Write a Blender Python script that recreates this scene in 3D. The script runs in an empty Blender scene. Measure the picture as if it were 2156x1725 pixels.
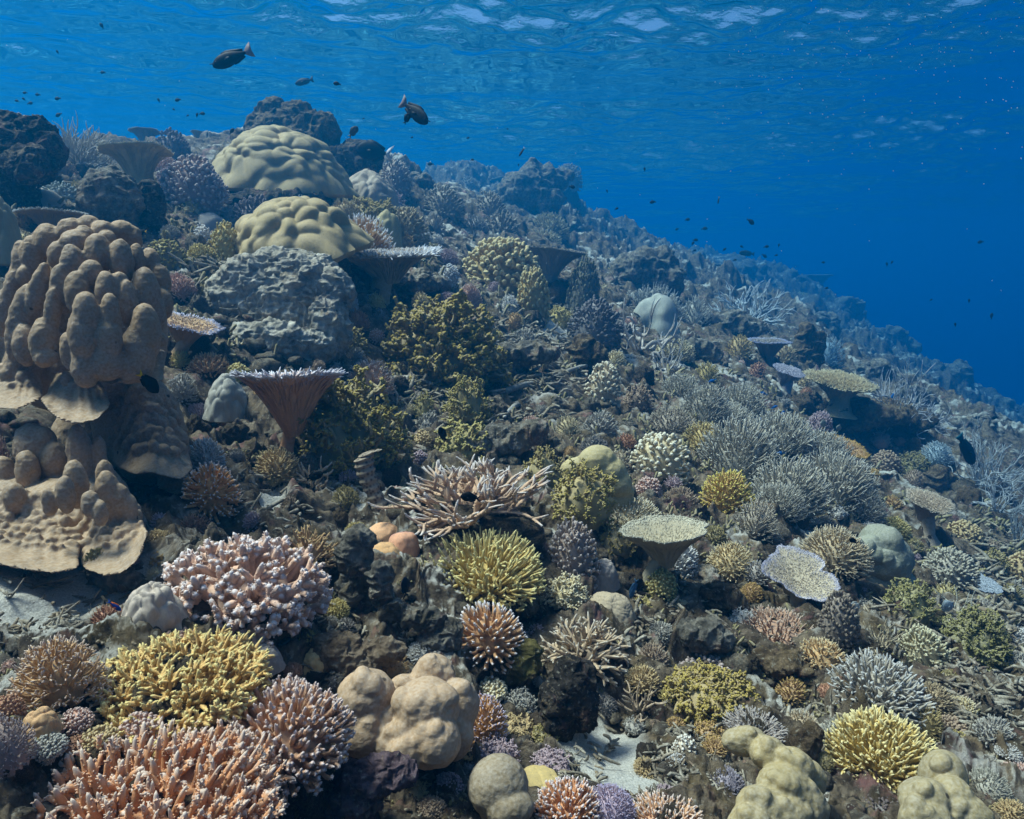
import bpy, math, random
import numpy as np

C = bpy.context.scene.collection
SC = bpy.context.scene
PI = math.pi

# ------------------------------------------------------------------ camera, world, sun, exposure
PW, PH, F = 2156.0, 1725.0, 1437.0          # working pixel frame (photo displayed at 2156 x 1725), focal in those pixels
PITCH = math.radians(8.8)
cam_d = bpy.data.cameras.new('camera')
cam = bpy.data.objects.new('camera', cam_d); C.objects.link(cam)
cam_d.sensor_width = 36.0; cam_d.lens = F / PW * 36.0
cam_d.clip_start = 0.02; cam_d.clip_end = 400
cam.location = (0, 0, 0); cam.rotation_euler = (PI/2 - PITCH, 0, 0)
SC.camera = cam

SUN_EL, SUN_AZ = math.radians(62), math.radians(-80)   # azimuth from +Y clockwise
w = bpy.data.worlds.new('World'); SC.world = w; w.use_nodes = True
nt = w.node_tree; nt.nodes.clear()
wo = nt.nodes.new('ShaderNodeOutputWorld'); bg = nt.nodes.new('ShaderNodeBackground')
sk = nt.nodes.new('ShaderNodeTexSky'); sk.sky_type = 'NISHITA'; sk.sun_disc = False
sk.sun_elevation = SUN_EL; sk.sun_rotation = SUN_AZ; sk.dust_density = 4.0; sk.air_density = 1.0
nt.links.new(sk.outputs[0], bg.inputs[0]); bg.inputs[1].default_value = 0.10
nt.links.new(bg.outputs[0], wo.inputs[0])
sun_d = bpy.data.lights.new('sun', 'SUN'); sun = bpy.data.objects.new('sun', sun_d); C.objects.link(sun)
sun_d.energy = 5.0; sun_d.angle = math.radians(16); sun_d.color = (1.0, 0.89, 0.73)
from mathutils import Vector
sd = Vector((math.sin(SUN_AZ)*math.cos(SUN_EL), math.cos(SUN_AZ)*math.cos(SUN_EL), math.sin(SUN_EL)))
sun.rotation_euler = sd.to_track_quat('Z', 'Y').to_euler()
vs = SC.view_settings
vs.view_transform = 'Standard'; vs.look = 'None'; vs.gamma = 1.0; vs.use_curve_mapping = False; vs.exposure = 0.98
cy = SC.cycles
cy.max_bounces = 6; cy.diffuse_bounces = 2; cy.glossy_bounces = 2; cy.transmission_bounces = 2; cy.volume_bounces = 1
cy.transparent_max_bounces = 12; cy.use_denoising = True
cy.caustics_reflective = False; cy.caustics_refractive = False
cy.sample_clamp_indirect = 4.0
try: cy.denoiser = 'OPENIMAGEDENOISE'
except Exception: pass

# ------------------------------------------------------------------ numeric noise
def _hash(ix, iy, iz, seed):
    h = (ix.astype(np.uint32)*np.uint32(374761393) + iy.astype(np.uint32)*np.uint32(668265263)
         + iz.astype(np.uint32)*np.uint32(2147483647) + np.uint32(seed*1274126177 & 0xffffffff))
    h = (h ^ (h >> np.uint32(13))) * np.uint32(1274126177)
    h = (h ^ (h >> np.uint32(16))) * np.uint32(2246822519)
    h = h ^ (h >> np.uint32(13))
    return h.astype(np.float64) / 4294967295.0 * 2 - 1
def vnoise(p, seed=0):
    """smooth value noise in [-1,1]; p is N x 3"""
    i = np.floor(p).astype(np.int64); f = p - i
    u = f*f*f*(f*(f*6-15)+10)
    r = 0
    for dx in (0, 1):
        wx = u[:, 0] if dx else 1-u[:, 0]
        for dy in (0, 1):
            wy = u[:, 1] if dy else 1-u[:, 1]
            for dz in (0, 1):
                wz = u[:, 2] if dz else 1-u[:, 2]
                r = r + wx*wy*wz*_hash(i[:, 0]+dx, i[:, 1]+dy, i[:, 2]+dz, seed)
    return r
def fbm(p, octs=4, seed=0, ridged=False):
    a, s, tot = 1.0, 0, 0
    q = np.array(p, float)
    for o in range(octs):
        n = vnoise(q + 17.3*o, seed+o)
        if ridged: n = 1 - 2*np.abs(n)
        s = s + a*n; tot += a; a *= .5; q = q*2.03
    return s/tot

# ------------------------------------------------------------------ mesh builder
class MB:
    def __init__(s): s.v = []; s.q = []; s.t = []; s.a = []; s.n = 0
    def add(s, v, q=None, t=None, a=0.0):
        v = np.asarray(v, float).reshape(-1, 3)
        if q is not None and len(q): s.q.append(np.asarray(q, np.int64).reshape(-1, 4)+s.n)
        if t is not None and len(t): s.t.append(np.asarray(t, np.int64).reshape(-1, 3)+s.n)
        s.v.append(v); s.a.append(np.broadcast_to(np.asarray(a, float), (len(v),)).copy()); s.n += len(v)
        return s
    def merge(s, o):
        for v, a in zip(o.v, o.a): s.v.append(v); s.a.append(a)
        for q in o.q: s.q.append(q+s.n)
        for t in o.t: s.t.append(t+s.n)
        s.n += o.n
    def xyz(s): return np.concatenate(s.v)
    def mesh(s, name, smooth=True):
        v = np.concatenate(s.v); a = np.concatenate(s.a)
        q = np.concatenate(s.q) if s.q else np.zeros((0, 4), np.int64)
        t = np.concatenate(s.t) if s.t else np.zeros((0, 3), np.int64)
        me = bpy.data.meshes.new(name)
        me.vertices.add(len(v)); me.vertices.foreach_set('co', v.astype(np.float32).ravel())
        lo = np.concatenate([q.ravel(), t.ravel()]).astype(np.int32)
        me.loops.add(len(lo)); me.loops.foreach_set('vertex_index', lo)
        st = np.concatenate([np.arange(len(q))*4, len(q)*4+np.arange(len(t))*3]).astype(np.int32)
        me.polygons.add(len(st)); me.polygons.foreach_set('loop_start', st)
        me.polygons.foreach_set('use_smooth', np.full(len(st), smooth))
        at = me.attributes.new('t', 'FLOAT', 'POINT'); at.data.foreach_set('value', a.astype(np.float32))
        me.update(calc_edges=True)
        return me
def grid_quads(nr, nc, wrap=False):
    r = np.arange(nr-1)[:, None]; c = np.arange(nc if wrap else nc-1)[None, :]
    c2 = (c+1) % nc
    return np.stack([r*nc+c, r*nc+c2, (r+1)*nc+c2, (r+1)*nc+c], -1).reshape(-1, 4)
def link(name, me, mat=None, parent=None):
    o = bpy.data.objects.new(name, me); C.objects.link(o)
    if mat:
        if not me.materials: me.materials.append(mat)
        if me.materials[0] is not mat:
            o.material_slots[0].link = 'OBJECT'; o.material_slots[0].material = mat
    if parent: o.parent = parent
    return o
def thing(name, label, cat, loc=(0, 0, 0), group=None):
    o = bpy.data.objects.new(name, None); C.objects.link(o); o.location = loc
    o.empty_display_size = .05
    o['label'] = label; o['category'] = cat
    if group: o['group'] = group
    return o
def tag(o, label, cat, group=None):
    o['label'] = label; o['category'] = cat
    if group: o['group'] = group
    return o
def lin(h):
    h = h.lstrip('#'); r = []
    for k in (0, 2, 4):
        c = int(h[k:k+2], 16)/255; r.append(c/12.92 if c <= .04045 else ((c+.055)/1.055)**2.4)
    return np.array(r)

# ------------------------------------------------------------------ materials
ALB = 1.0
def new_mat(name):
    m = bpy.data.materials.new(name); m.use_nodes = True
    n = m.node_tree.nodes; n.clear()
    out = n.new('ShaderNodeOutputMaterial'); b = n.new('ShaderNodeBsdfPrincipled')
    m.node_tree.links.new(b.outputs[0], out.inputs[0])
    return m, n, m.node_tree.links, b, out
def rgba(c): return (float(c[0]), float(c[1]), float(c[2]), 1.0)
def noise_node(n, l, scale, detail=3, rough=.6, coord='Object', dist=0.0):
    tc = n.new('ShaderNodeTexCoord'); t = n.new('ShaderNodeTexNoise')
    t.inputs['Scale'].default_value = scale; t.inputs['Detail'].default_value = detail
    t.inputs['Roughness'].default_value = rough; t.inputs['Distortion'].default_value = dist
    l.new(tc.outputs[coord], t.inputs['Vector']); return t
def ramp(n, l, fac, stops, interp='LINEAR'):
    r = n.new('ShaderNodeValToRGB'); r.color_ramp.interpolation = interp
    e = r.color_ramp.elements
    while len(e) < len(stops): e.new(.5)
    for k, (p, c) in enumerate(stops):
        e[k].position = p; e[k].color = rgba(c) if not np.isscalar(c) else (c, c, c, 1)
    l.new(fac, r.inputs[0]); return r
def mixc(n, l, fac, a, b, mode='MIX'):
    m = n.new('ShaderNodeMix'); m.data_type = 'RGBA'; m.blend_type = mode
    for s, x in ((0, fac), (6, a), (7, b)):
        if hasattr(x, 'is_linked') or hasattr(x, 'links'): l.new(x, m.inputs[s])
        elif s == 0: m.inputs[0].default_value = float(x)
        else: m.inputs[s].default_value = rgba(x)
    return m.outputs[2]
_mc = {}
def vivid(h, k=1.45):
    c = lin(h); y = c@np.array([.3, .55, .15]); return np.clip(y+(c-y)*k, .01, .9)
def coral_mat(base, tip=None, t0=.72, t1=.97, bump=.35, bscale=260., rough=.8, blot=.35, coord='Object', lumpy=False):
    key = (base, tip, t0, t1, bump, bscale, rough, blot, lumpy)
    if key in _mc: return _mc[key]
    m, n, l, b, out = new_mat('coral_tissue')
    cb = vivid(base)*1.25
    n1 = noise_node(n, l, 9, 4, .65)
    r1 = ramp(n, l, n1.outputs[0], [(.25, cb*(1-blot)), (.55, cb), (.8, np.minimum(cb*(1+.45*blot)+.01, .85))])
    col = r1.outputs[0]
    n3 = noise_node(n, l, bscale*.5, 2, .5)
    col = mixc(n, l, n3.outputs[0], col, mixc(n, l, .35, col, (.9, .85, .8)), 'MIX')
    if tip:
        at = n.new('ShaderNodeAttribute'); at.attribute_name = 't'
        mr = n.new('ShaderNodeMapRange'); mr.interpolation_type = 'SMOOTHSTEP'
        mr.inputs[1].default_value = t0; mr.inputs[2].default_value = t1
        l.new(at.outputs['Fac'], mr.inputs[0])
        col = mixc(n, l, mr.outputs[0], col, lin(tip)*.95)
    l.new(col, b.inputs['Base Color'])
    b.inputs['Roughness'].default_value = rough; b.inputs['Specular IOR Level'].default_value = .25
    n2 = noise_node(n, l, bscale, 2, .6)
    bp = n.new('ShaderNodeBump'); bp.inputs['Strength'].default_value = bump; bp.inputs['Distance'].default_value = .004
    l.new(n2.outputs[0], bp.inputs['Height'])
    if lumpy:
        tcv = n.new('ShaderNodeTexCoord'); vo = n.new('ShaderNodeTexVoronoi'); vo.inputs['Scale'].default_value = 13; vo.inputs['Randomness'].default_value = 1.0
        l.new(tcv.outputs[coord], vo.inputs['Vector'])
        hr = ramp(n, l, vo.outputs['Distance'], [(.05, .85), (.075, 0.)]); 
        pg = noise_node(n, l, 6.5, 4, .6, coord, .4); pr = ramp(n, l, pg.outputs[0], [(.5, 0.), (.7, .45)])
        col = mixc(n, l, pr.outputs[0], col, np.minimum(vivid(base, .8)*1.7, .8))
        col = mixc(n, l, hr.outputs[0], col, (.03, .022, .018))
        l.new(col, b.inputs['Base Color'])
        n4 = noise_node(n, l, 38, 3, .55); b2 = n.new('ShaderNodeBump'); b2.inputs['Strength'].default_value = .3; b2.inputs['Distance'].default_value = .01
        l.new(n4.outputs[0], b2.inputs['Height']); l.new(bp.outputs[0], b2.inputs['Normal']); l.new(b2.outputs[0], b.inputs['Normal'])
    else: l.new(bp.outputs[0], b.inputs['Normal'])
    _mc[key] = m; return m
def rock_mat(name, dark, light, pink=.35, olive=.35, sandy=.0, coord='Object', sc=1.0, bump=.8, dim=.74):
    m, n, l, b, out = new_mat(name)
    d, lt = lin(dark)*ALB*dim, lin(light)*ALB*dim
    a = noise_node(n, l, 14*sc, 8, .72, coord)
    col = ramp(n, l, a.outputs[0], [(.3, d*.45), (.45, d), (.6, lt), (.75, np.minimum(lt*1.5, .75))]).outputs[0]
    def patch(col, scale, lo, hi, amt, hexc, dist=.6, mul=1.0):
        p = noise_node(n, l, scale*sc, 5, .72, coord, dist)
        pm = ramp(n, l, p.outputs[0], [(lo, 0.), (hi, 1.)])
        pf = n.new('ShaderNodeMath'); pf.operation = 'MULTIPLY'; pf.inputs[1].default_value = amt
        l.new(pm.outputs[0], pf.inputs[0])
        return mixc(n, l, pf.outputs[0], col, lin(hexc)*ALB*mul*dim)
    col = patch(col, 7.3, .54, .6, .55, '#9a8568', 1.0)
    col = patch(col, 5.1, .56, .66, pink, '#9a6a68')
    col = patch(col, 3.3, .5, .62, olive, '#665632', .8)
    col = patch(col, 11.7, .6, .66, .6, '#b3a48c', 1.2)
    col = patch(col, 9.1, .62, .67, .7, '#3c2c28', 1.2)
    sp = noise_node(n, l, 70*sc, 3, .6, coord)
    sm = ramp(n, l, sp.outputs[0], [(.6, 0.), (.68, .5)])
    col = mixc(n, l, sm.outputs[0], col, lin('#b9b4a6')*ALB*dim)
    if sandy > 0:
        ge = n.new('ShaderNodeNewGeometry'); sx = n.new('ShaderNodeSeparateXYZ'); l.new(ge.outputs['Normal'], sx.inputs[0])
        s1 = ramp(n, l, sx.outputs[2], [(.72, 0.), (.93, 1.)])
        sn = noise_node(n, l, 1.6*sc, 5, .7, coord)
        s2 = ramp(n, l, sn.outputs[0], [(.52, 0.), (.6, 1.)])
        mu = n.new('ShaderNodeMath'); mu.operation = 'MULTIPLY'; l.new(s1.outputs[0], mu.inputs[0]); l.new(s2.outputs[0], mu.inputs[1])
        mu2 = n.new('ShaderNodeMath'); mu2.operation = 'MULTIPLY'; mu2.inputs[1].default_value = sandy; l.new(mu.outputs[0], mu2.inputs[0])
        at = n.new('ShaderNodeAttribute'); at.attribute_name = 't'
        mx = n.new('ShaderNodeMath'); mx.operation = 'MAXIMUM'; l.new(mu2.outputs[0], mx.inputs[0]); l.new(at.outputs['Fac'], mx.inputs[1])
        sg = noise_node(n, l, 300, 2, .5, coord)
        sc_ = ramp(n, l, sg.outputs[0], [(.3, lin('#a9a49a')), (.7, lin('#d6d2c8'))])
        col = mixc(n, l, mx.outputs[0], col, sc_.outputs[0])
    l.new(col, b.inputs['Base Color'])
    b.inputs['Roughness'].default_value = .9; b.inputs['Specular IOR Level'].default_value = .15
    h = noise_node(n, l, 45*sc, 8, .75, coord)
    bp = n.new('ShaderNodeBump'); bp.inputs['Strength'].default_value = bump; bp.inputs['Distance'].default_value = .02
    l.new(h.outputs[0], bp.inputs['Height']); l.new(bp.outputs[0], b.inputs['Normal'])
    return m
def plain_mat(name, hexc, rough=.6, spec=.3):
    m, n, l, b, out = new_mat(name)
    c = lin(hexc)
    nn = noise_node(n, l, 60, 3, .6)
    r = ramp(n, l, nn.outputs[0], [(.3, c*.75), (.7, np.minimum(c*1.2, 1))])
    l.new(r.outputs[0], b.inputs['Base Color']); b.inputs['Roughness'].default_value = rough
    b.inputs['Specular IOR Level'].default_value = spec
    return m

# ------------------------------------------------------------------ view geometry: pixel -> azimuth / elevation
def pix(px, py):
    u = (np.asarray(px, float)-PW/2)/F; v = (PH/2-np.asarray(py, float))/F
    x = u; y = math.cos(PITCH)+v*math.sin(PITCH); z = -math.sin(PITCH)+v*math.cos(PITCH)
    return np.stack([x+0*z, y+0*x, z+0*x], -1)
def az_te(px, py):
    d = pix(px, py); h = np.hypot(d[..., 0], d[..., 1])
    return np.arctan2(d[..., 0], d[..., 1]), d[..., 2]/h

# reef slope: control points (pixel x, pixel y, horizontal range in metres)
CP = [(-250,1725,.85),(0,1725,.9),(300,1725,.92),(560,1725,.98),(820,1725,1.05),(1080,1725,1.1),(1350,1725,1.15),(1620,1725,1.25),(1900,1725,1.35),(2156,1725,1.6),(2450,1725,1.9),
 (-250,1500,1.1),(60,1500,1.1),(320,1500,1.12),(600,1500,1.2),(850,1500,1.3),(1100,1500,1.45),(1350,1500,1.55),(1600,1500,1.6),(1880,1500,1.8),(2156,1500,2.2),(2450,1500,2.8),
 (-200,1250,1.6),(100,1250,1.6),(480,1260,1.45),(750,1260,1.65),(1000,1260,1.75),(1250,1260,1.95),(1500,1260,2.2),(1750,1260,2.5),(1950,1260,2.9),(2156,1260,3.6),(2450,1260,4.6),
 (-200,1050,2.1),(100,1050,2.1),(420,1080,2.0),(650,1060,2.2),(850,1050,2.25),(1050,1040,2.3),(1300,1030,2.7),(1530,1050,3.0),(1750,1050,3.5),(1950,1060,4.2),(2100,1070,4.8),(2400,1080,6.5),
 (-200,800,2.7),(150,800,2.6),(450,830,2.6),(620,850,2.55),(800,850,2.8),(1000,830,3.1),(1250,820,3.5),(1450,820,4.0),(1650,850,4.6),(1850,880,5.4),(2000,900,7.5),(2156,930,10.5),(2400,960,16),
 (450,600,3.1),(650,650,3.1),(850,680,3.4),(1050,680,3.9),(1250,680,4.6),(1450,690,5.6),(1650,710,7.0),(1800,740,10),(2000,830,13.5),(2156,900,15),
 (-150,500,3.5),(100,500,3.4),(300,470,3.7),(500,500,3.6),(650,540,3.5),(850,560,3.9),(1000,520,5.2),(1150,560,5.2),(1300,600,6.2),(1500,620,8.0),(1680,600,13),
 (-150,350,4.1),(50,360,4.2),(250,400,4.3),(450,400,4.5),(650,400,4.6),(800,430,5.0),(950,450,7.0),(1100,450,7.6),(1250,520,8.2),(1400,560,9.5),(1550,570,14),
 (-150,290,5.2),(60,300,5.0),(250,310,5.2),(450,310,5.4),(600,300,5.5),(720,330,5.6),(840,400,6.6),
 (900,395,9.5),(1000,395,9.5),(1100,405,9.5),(1180,440,9.5),(1270,525,10.5)]
CPA = np.array(CP, float)
CPA[:, 2] = np.where(CPA[:, 2] > 2, 2*(np.maximum(CPA[:, 2], 2)/2)**1.7, CPA[:, 2])   # the far reef lies much deeper in the water
ca, cte = az_te(CPA[:, 0], CPA[:, 1])
extra = []   # (azimuth deg, range, z): beyond the crest, beside and behind the frame
for az in (-80, -60, -45): extra += [(az, 24, 2.4), (az, 60, 2.2), (az, 190, 1.6), (az, 5, .3), (az, 1.2, -.7)]
for az in (-30, -18, -9): extra += [(az, 20, 2.0), (az, 40, 2.6), (az, 90, 1.6), (az, 190, .8)]
for az, z1, z2, z3 in ((0, 3.2, 1.6, -5), (8, 1.8, -1.5, -12), (16, 1.2, -3.5, -20), (24, -1.6, -9., -29), (32, -8., -17, -34), (42, -18., -27, -38), (58, -24, -31, -38), (80, -25., -31, -38)):
    extra += [(az, 68 if az < 22 else 74, z1), (az, 110, z2), (az, 195, z3)]
for az, r, z in ((58, 4, -2.2), (80, 4, -2.2), (58, 18, -8), (80, 18, -8.4), (58, 1.2, -1.0), (80, 1.2, -1.0)): extra.append((az, r, z))
for az in (-60, -30, 0, 30, 60): extra.append((az, .5, -.72))
E = np.array(extra)
XA = np.concatenate([ca, np.radians(E[:, 0])]); XL = np.concatenate([np.log(CPA[:, 2]), np.log(E[:, 1])])
# solve for tan(elevation); the near ring is capped so that it stays smooth
YT = np.concatenate([cte, E[:, 2]/E[:, 1]])
KX = np.stack([XA*1.3, XL*.8], -1)
def _tps(d2): return .5*d2*np.log(d2+1e-12)
_n = len(KX)
_A = np.zeros((_n+3, _n+3))
_A[:_n, :_n] = _tps(((KX[:, None]-KX[None])**2).sum(-1)) + np.eye(_n)*.0008
_A[:_n, _n] = 1; _A[:_n, _n+1:] = KX; _A[_n, :_n] = 1; _A[_n+1:, :_n] = KX.T
_W = np.linalg.solve(_A, np.concatenate([YT, [0, 0, 0]]))
def te_smooth(a, lr):
    a = np.asarray(a, float).ravel(); lr = np.asarray(lr, float).ravel(); out = np.empty(len(a))
    for i in range(0, len(a), 40000):
        k = np.stack([a[i:i+40000]*1.3, lr[i:i+40000]*.8], -1)
        d2 = (k*k).sum(1)[:, None]+(KX*KX).sum(1)[None]-2*k@KX.T
        out[i:i+40000] = _tps(np.maximum(d2, 0))@_W[:_n]+_W[_n]+k@_W[_n+1:]
    return out
SAND = []                                     # (pixel x, pixel y, radius px) sandy pockets, filled below
for s in ((120,1250,190,62),(40,1300,110,45),(30,1215,120,40),(240,1225,80,40),(1240,1560,45,120),(1290,1600,70,70),(1700,1690,50,40),(560,1060,50,30),(1180,690,40,25),(1940,1560,60,70),(1330,1660,70,40)):
    SAND.append(s)
PITS = []     # (x, y, radius across, radius along, depth) in metres: hollows below the ledges
for (px_, py_, rx_, dp_) in ((1850,930,110,.9),(1930,985,70,.7),(1640,1440,95,.8),(570,480,130,.8),(1110,1285,70,.7),(1500,1235,80,.7),(860,620,60,.6),(1330,775,50,.6),(230,905,100,.8),(1180,640,50,.6),(1820,1290,60,.8),(1440,1225,50,.6)):
    a_, t_ = az_te(px_, py_); rr_ = np.exp(np.linspace(math.log(.62), math.log(60), 300)); g_ = te_smooth(np.full(300, float(a_)), np.log(rr_)); k_ = int((g_ >= float(t_)).argmax()); r_ = rr_[k_]
    R_ = rx_*r_/F; PITS.append((math.sin(a_)*r_, math.cos(a_)*r_, R_, R_*1.1, dp_*R_))
def ground(a, r, bumps=True):
    """height of the reef surface (without the fine crust) at azimuth a, range r"""
    z = te_smooth(a, np.log(r))*np.asarray(r).ravel()
    if bumps:
        x = np.sin(a)*r; y = np.cos(a)*r; p = np.stack([x, y, 0*x], -1)
        amp = np.clip((r-.6)/1.5, .25, 1.0)*(1+np.clip((r-8)/10, 0, 2.5))
        z = z+amp*(.11*fbm(p*1.4, 3, 11)+.075*fbm(p*4.0, 2, 23, True)-.03)
        for (cx, cy_, ra, rb, dd) in PITS:
            z = z-dd*np.exp(-(((x-cx)/ra)**2+((y-cy_)/rb)**2)**1.5)
    return z
_RR = np.exp(np.linspace(math.log(.62), math.log(150), 460))
def hit(px, py, bumps=True):
    """world point and range where the ray of a pixel first meets the reef"""
    a, te = az_te(px, py); a = float(a); te = float(te)
    g = ground(np.full(len(_RR), a), _RR, bumps)/_RR
    k = np.nonzero(g >= te)[0]
    if len(k) == 0: k = [int(np.argmax(g))]
    k = int(k[0]); r = _RR[k]
    if k > 0 and g[k] > te:
        f = (te-g[k-1])/(g[k]-g[k-1]+1e-9); r = _RR[k-1]*(_RR[k]/_RR[k-1])**min(max(f, 0), 1)
    return np.array([math.sin(a)*r, math.cos(a)*r, te*r]), r
def depth_of(p): return p[1]*math.cos(PITCH)-p[2]*math.sin(PITCH)
def at_depth(px, py, D): return pix(px, py)*D      # D = depth along the view axis (pix has unit depth)
def ground_z(x, y):
    return float(ground(np.array([math.atan2(x, y)]), np.array([math.hypot(x, y)]))[0])

# ------------------------------------------------------------------ reef sheet (one ground sheet to the horizon)
def build_reef():
    az = np.concatenate([np.linspace(-80, -44, 60, endpoint=False), np.linspace(-44, 44, 1000), np.linspace(44, 80, 61)[1:]])
    lr = np.concatenate([np.linspace(math.log(.5), math.log(.85), 40, endpoint=False), np.linspace(math.log(.85), math.log(62), 860), np.linspace(math.log(62), math.log(210), 70)[1:]])
    A, L = np.meshgrid(np.radians(az), lr)
    a = A.ravel(); r = np.exp(L.ravel())
    z = ground(a, r)
    P = np.stack([np.sin(a)*r, np.cos(a)*r, z], -1)
    # crust: craggy 3-D displacement
    sand = np.zeros(len(P))
    d = np.stack([P[:, 0], P[:, 1]*math.cos(PITCH)-P[:, 2]*math.sin(PITCH), P[:, 1]*math.sin(PITCH)+P[:, 2]*math.cos(PITCH)], -1)
    D = np.maximum(d[:, 1], .05); px = PW/2+d[:, 0]/D*F; py = PH/2-d[:, 2]/D*F
    wob = .5*fbm(P*8, 3, 5)
    for (sx, sy, rx, ry) in SAND:
        q = ((px-sx)/rx)**2+((py-sy)/ry)**2+wob
        sand = np.maximum(sand, np.clip((1.15-q)/.4, 0, 1))
    far = np.clip((r-9)/12, 0, 1)
    k = (1-.93*sand)
    amp = np.clip((r-.45)/1.2, .3, 1)
    n1 = fbm(P*7.5, 3, 41, True); n2 = fbm(P*22, 3, 51)
    bx = vnoise(P*6, 61); by = vnoise(P*6, 62)
    P[:, 2] += k*amp*(.055*n1+.022*n2)+far*(.35*fbm(P*.8, 3, 71, True)+.75*fbm(P*.33, 2, 75, True))
    P[:, 0] += k*amp*.07*bx; P[:, 1] += k*amp*.07*by
    near = np.clip(2.6-r, 0, 1)
    P[:, 2] += k*(.007*vnoise(P*55, 81)+near*.006*fbm(P*95, 2, 83, True)); P[:, 1] += k*.006*vnoise(P*48, 84)
    mb = MB(); mb.add(P, grid_quads(len(lr), len(az)), None, sand)
    o = link('reef_ground', mb.mesh('reef_ground'), rock_mat('reef_rock', '#54483c', '#8a7b68', .6, .5, .8, 'Object', 1.0, .9))
    o['kind'] = 'structure'
    return o
build_reef()

# ------------------------------------------------------------------ rippled water surface overhead
SURF = 7.6
def build_surface():
    rng = np.random.default_rng(3)
    az = np.concatenate([np.linspace(-46, 46, 900), np.linspace(46, 314, 140)[1:]])
    lr = np.concatenate([np.linspace(math.log(.3), math.log(13), 50, endpoint=False), np.linspace(math.log(13), math.log(80), 640), np.linspace(math.log(80), math.log(210), 60)[1:]])
    A, L = np.meshgrid(np.radians(az), lr)
    r = np.exp(L.ravel()); x = np.sin(A.ravel())*r; y = np.cos(A.ravel())*r
    P = np.stack([x, y, 0*x], -1)
    wx = .25*vnoise(P*.4, 1)+.1*vnoise(P*1.9, 2); wy = .25*vnoise(P*.4, 3)+.1*vnoise(P*1.9, 4)
    z = np.zeros(len(x))
    for lam, slope, n in ((5., .11, 3), (2.2, .15, 4), (1.1, .165, 5), (.5, .13, 5)):
        for k in range(n):
            th = math.radians(100)+rng.normal()*.55
            kk = 2*PI/(lam*rng.uniform(.75, 1.3)); ph = rng.uniform(0, 2*PI)
            s = np.sin(kk*((x+wx)*math.cos(th)+(y+wy)*math.sin(th))+ph)
            z += slope/math.sqrt(n)/kk*(s+.25*s*np.abs(s))
    gust = .5+1.5*fbm(P*np.array([.11, .2, 1]), 2, 9)
    z *= np.clip(gust, .13, 1.6)
    P[:, 2] = SURF+z
    mb = MB(); mb.add(P, grid_quads(len(lr), len(az), True))
    m = bpy.data.materials.new('water_sheet'); m.use_nodes = True
    n = m.node_tree.nodes; l = m.node_tree.links; n.clear()
    out = n.new('ShaderNodeOutputMaterial'); mix = n.new('ShaderNodeMixShader')
    tr = n.new('ShaderNodeBsdfTransparent'); gl = n.new('ShaderNodeBsdfGlossy'); fr = n.new('ShaderNodeFresnel')
    gl.inputs['Roughness'].default_value = .05; gl.inputs['Color'].default_value = (.25, .78, 1, 1)
    tr.inputs[0].default_value = (.95, .985, 1, 1)
    fr.inputs['IOR'].default_value = 1.33
    tc = n.new('ShaderNodeTexCoord'); t = n.new('ShaderNodeTexNoise'); t.inputs['Scale'].default_value = 5; t.inputs['Detail'].default_value = 4
    mp = n.new('ShaderNodeMapping'); mp.inputs['Scale'].default_value = (.7, 1.3, 1)
    l.new(tc.outputs['Object'], mp.inputs[0]); l.new(mp.outputs[0], t.inputs['Vector'])
    bp = n.new('ShaderNodeBump'); bp.inputs['Strength'].default_value = 1.0; bp.inputs['Distance'].default_value = .045
    l.new(t.outputs[0], bp.inputs['Height']); l.new(bp.outputs[0], fr.inputs['Normal'])
    l.new(fr.outputs[0], mix.inputs[0]); l.new(tr.outputs[0], mix.inputs[1]); l.new(gl.outputs[0], mix.inputs[2])
    l.new(mix.outputs[0], out.inputs[0])
    o = link('water_surface', mb.mesh('water_surface'), m); o['kind'] = 'structure'
build_surface()

# ------------------------------------------------------------------ the water itself (closed box of even blue haze)
HAZE_D = .058
def build_haze():
    x0, x1, y0, y1, z0, z1 = -215, 215, -215, 215, -42, SURF+.8
    v = [(x, y, z) for x in (x0, x1) for y in (y0, y1) for z in (z0, z1)]
    q = [(0, 1, 3, 2), (4, 6, 7, 5), (0, 4, 5, 1), (2, 3, 7, 6), (0, 2, 6, 4), (1, 5, 7, 3)]
    mb = MB(); mb.add(v, q)
    m = bpy.data.materials.new('blue_water'); m.use_nodes = True
    n = m.node_tree.nodes; n.clear()
    out = n.new('ShaderNodeOutputMaterial'); pv = n.new('ShaderNodeVolumePrincipled')
    pv.inputs['Color'].default_value = (.001, .140, .345, 1)
    pv.inputs['Density'].default_value = HAZE_D; pv.inputs['Anisotropy'].default_value = .42
    pv.inputs['Absorption Color'].default_value = (0, .15, .5, 1)
    m.node_tree.links.new(pv.outputs[0], out.inputs['Volume'])
    o = link('haze', mb.mesh('haze', False), m); o['kind'] = 'stuff'
build_haze()
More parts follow.
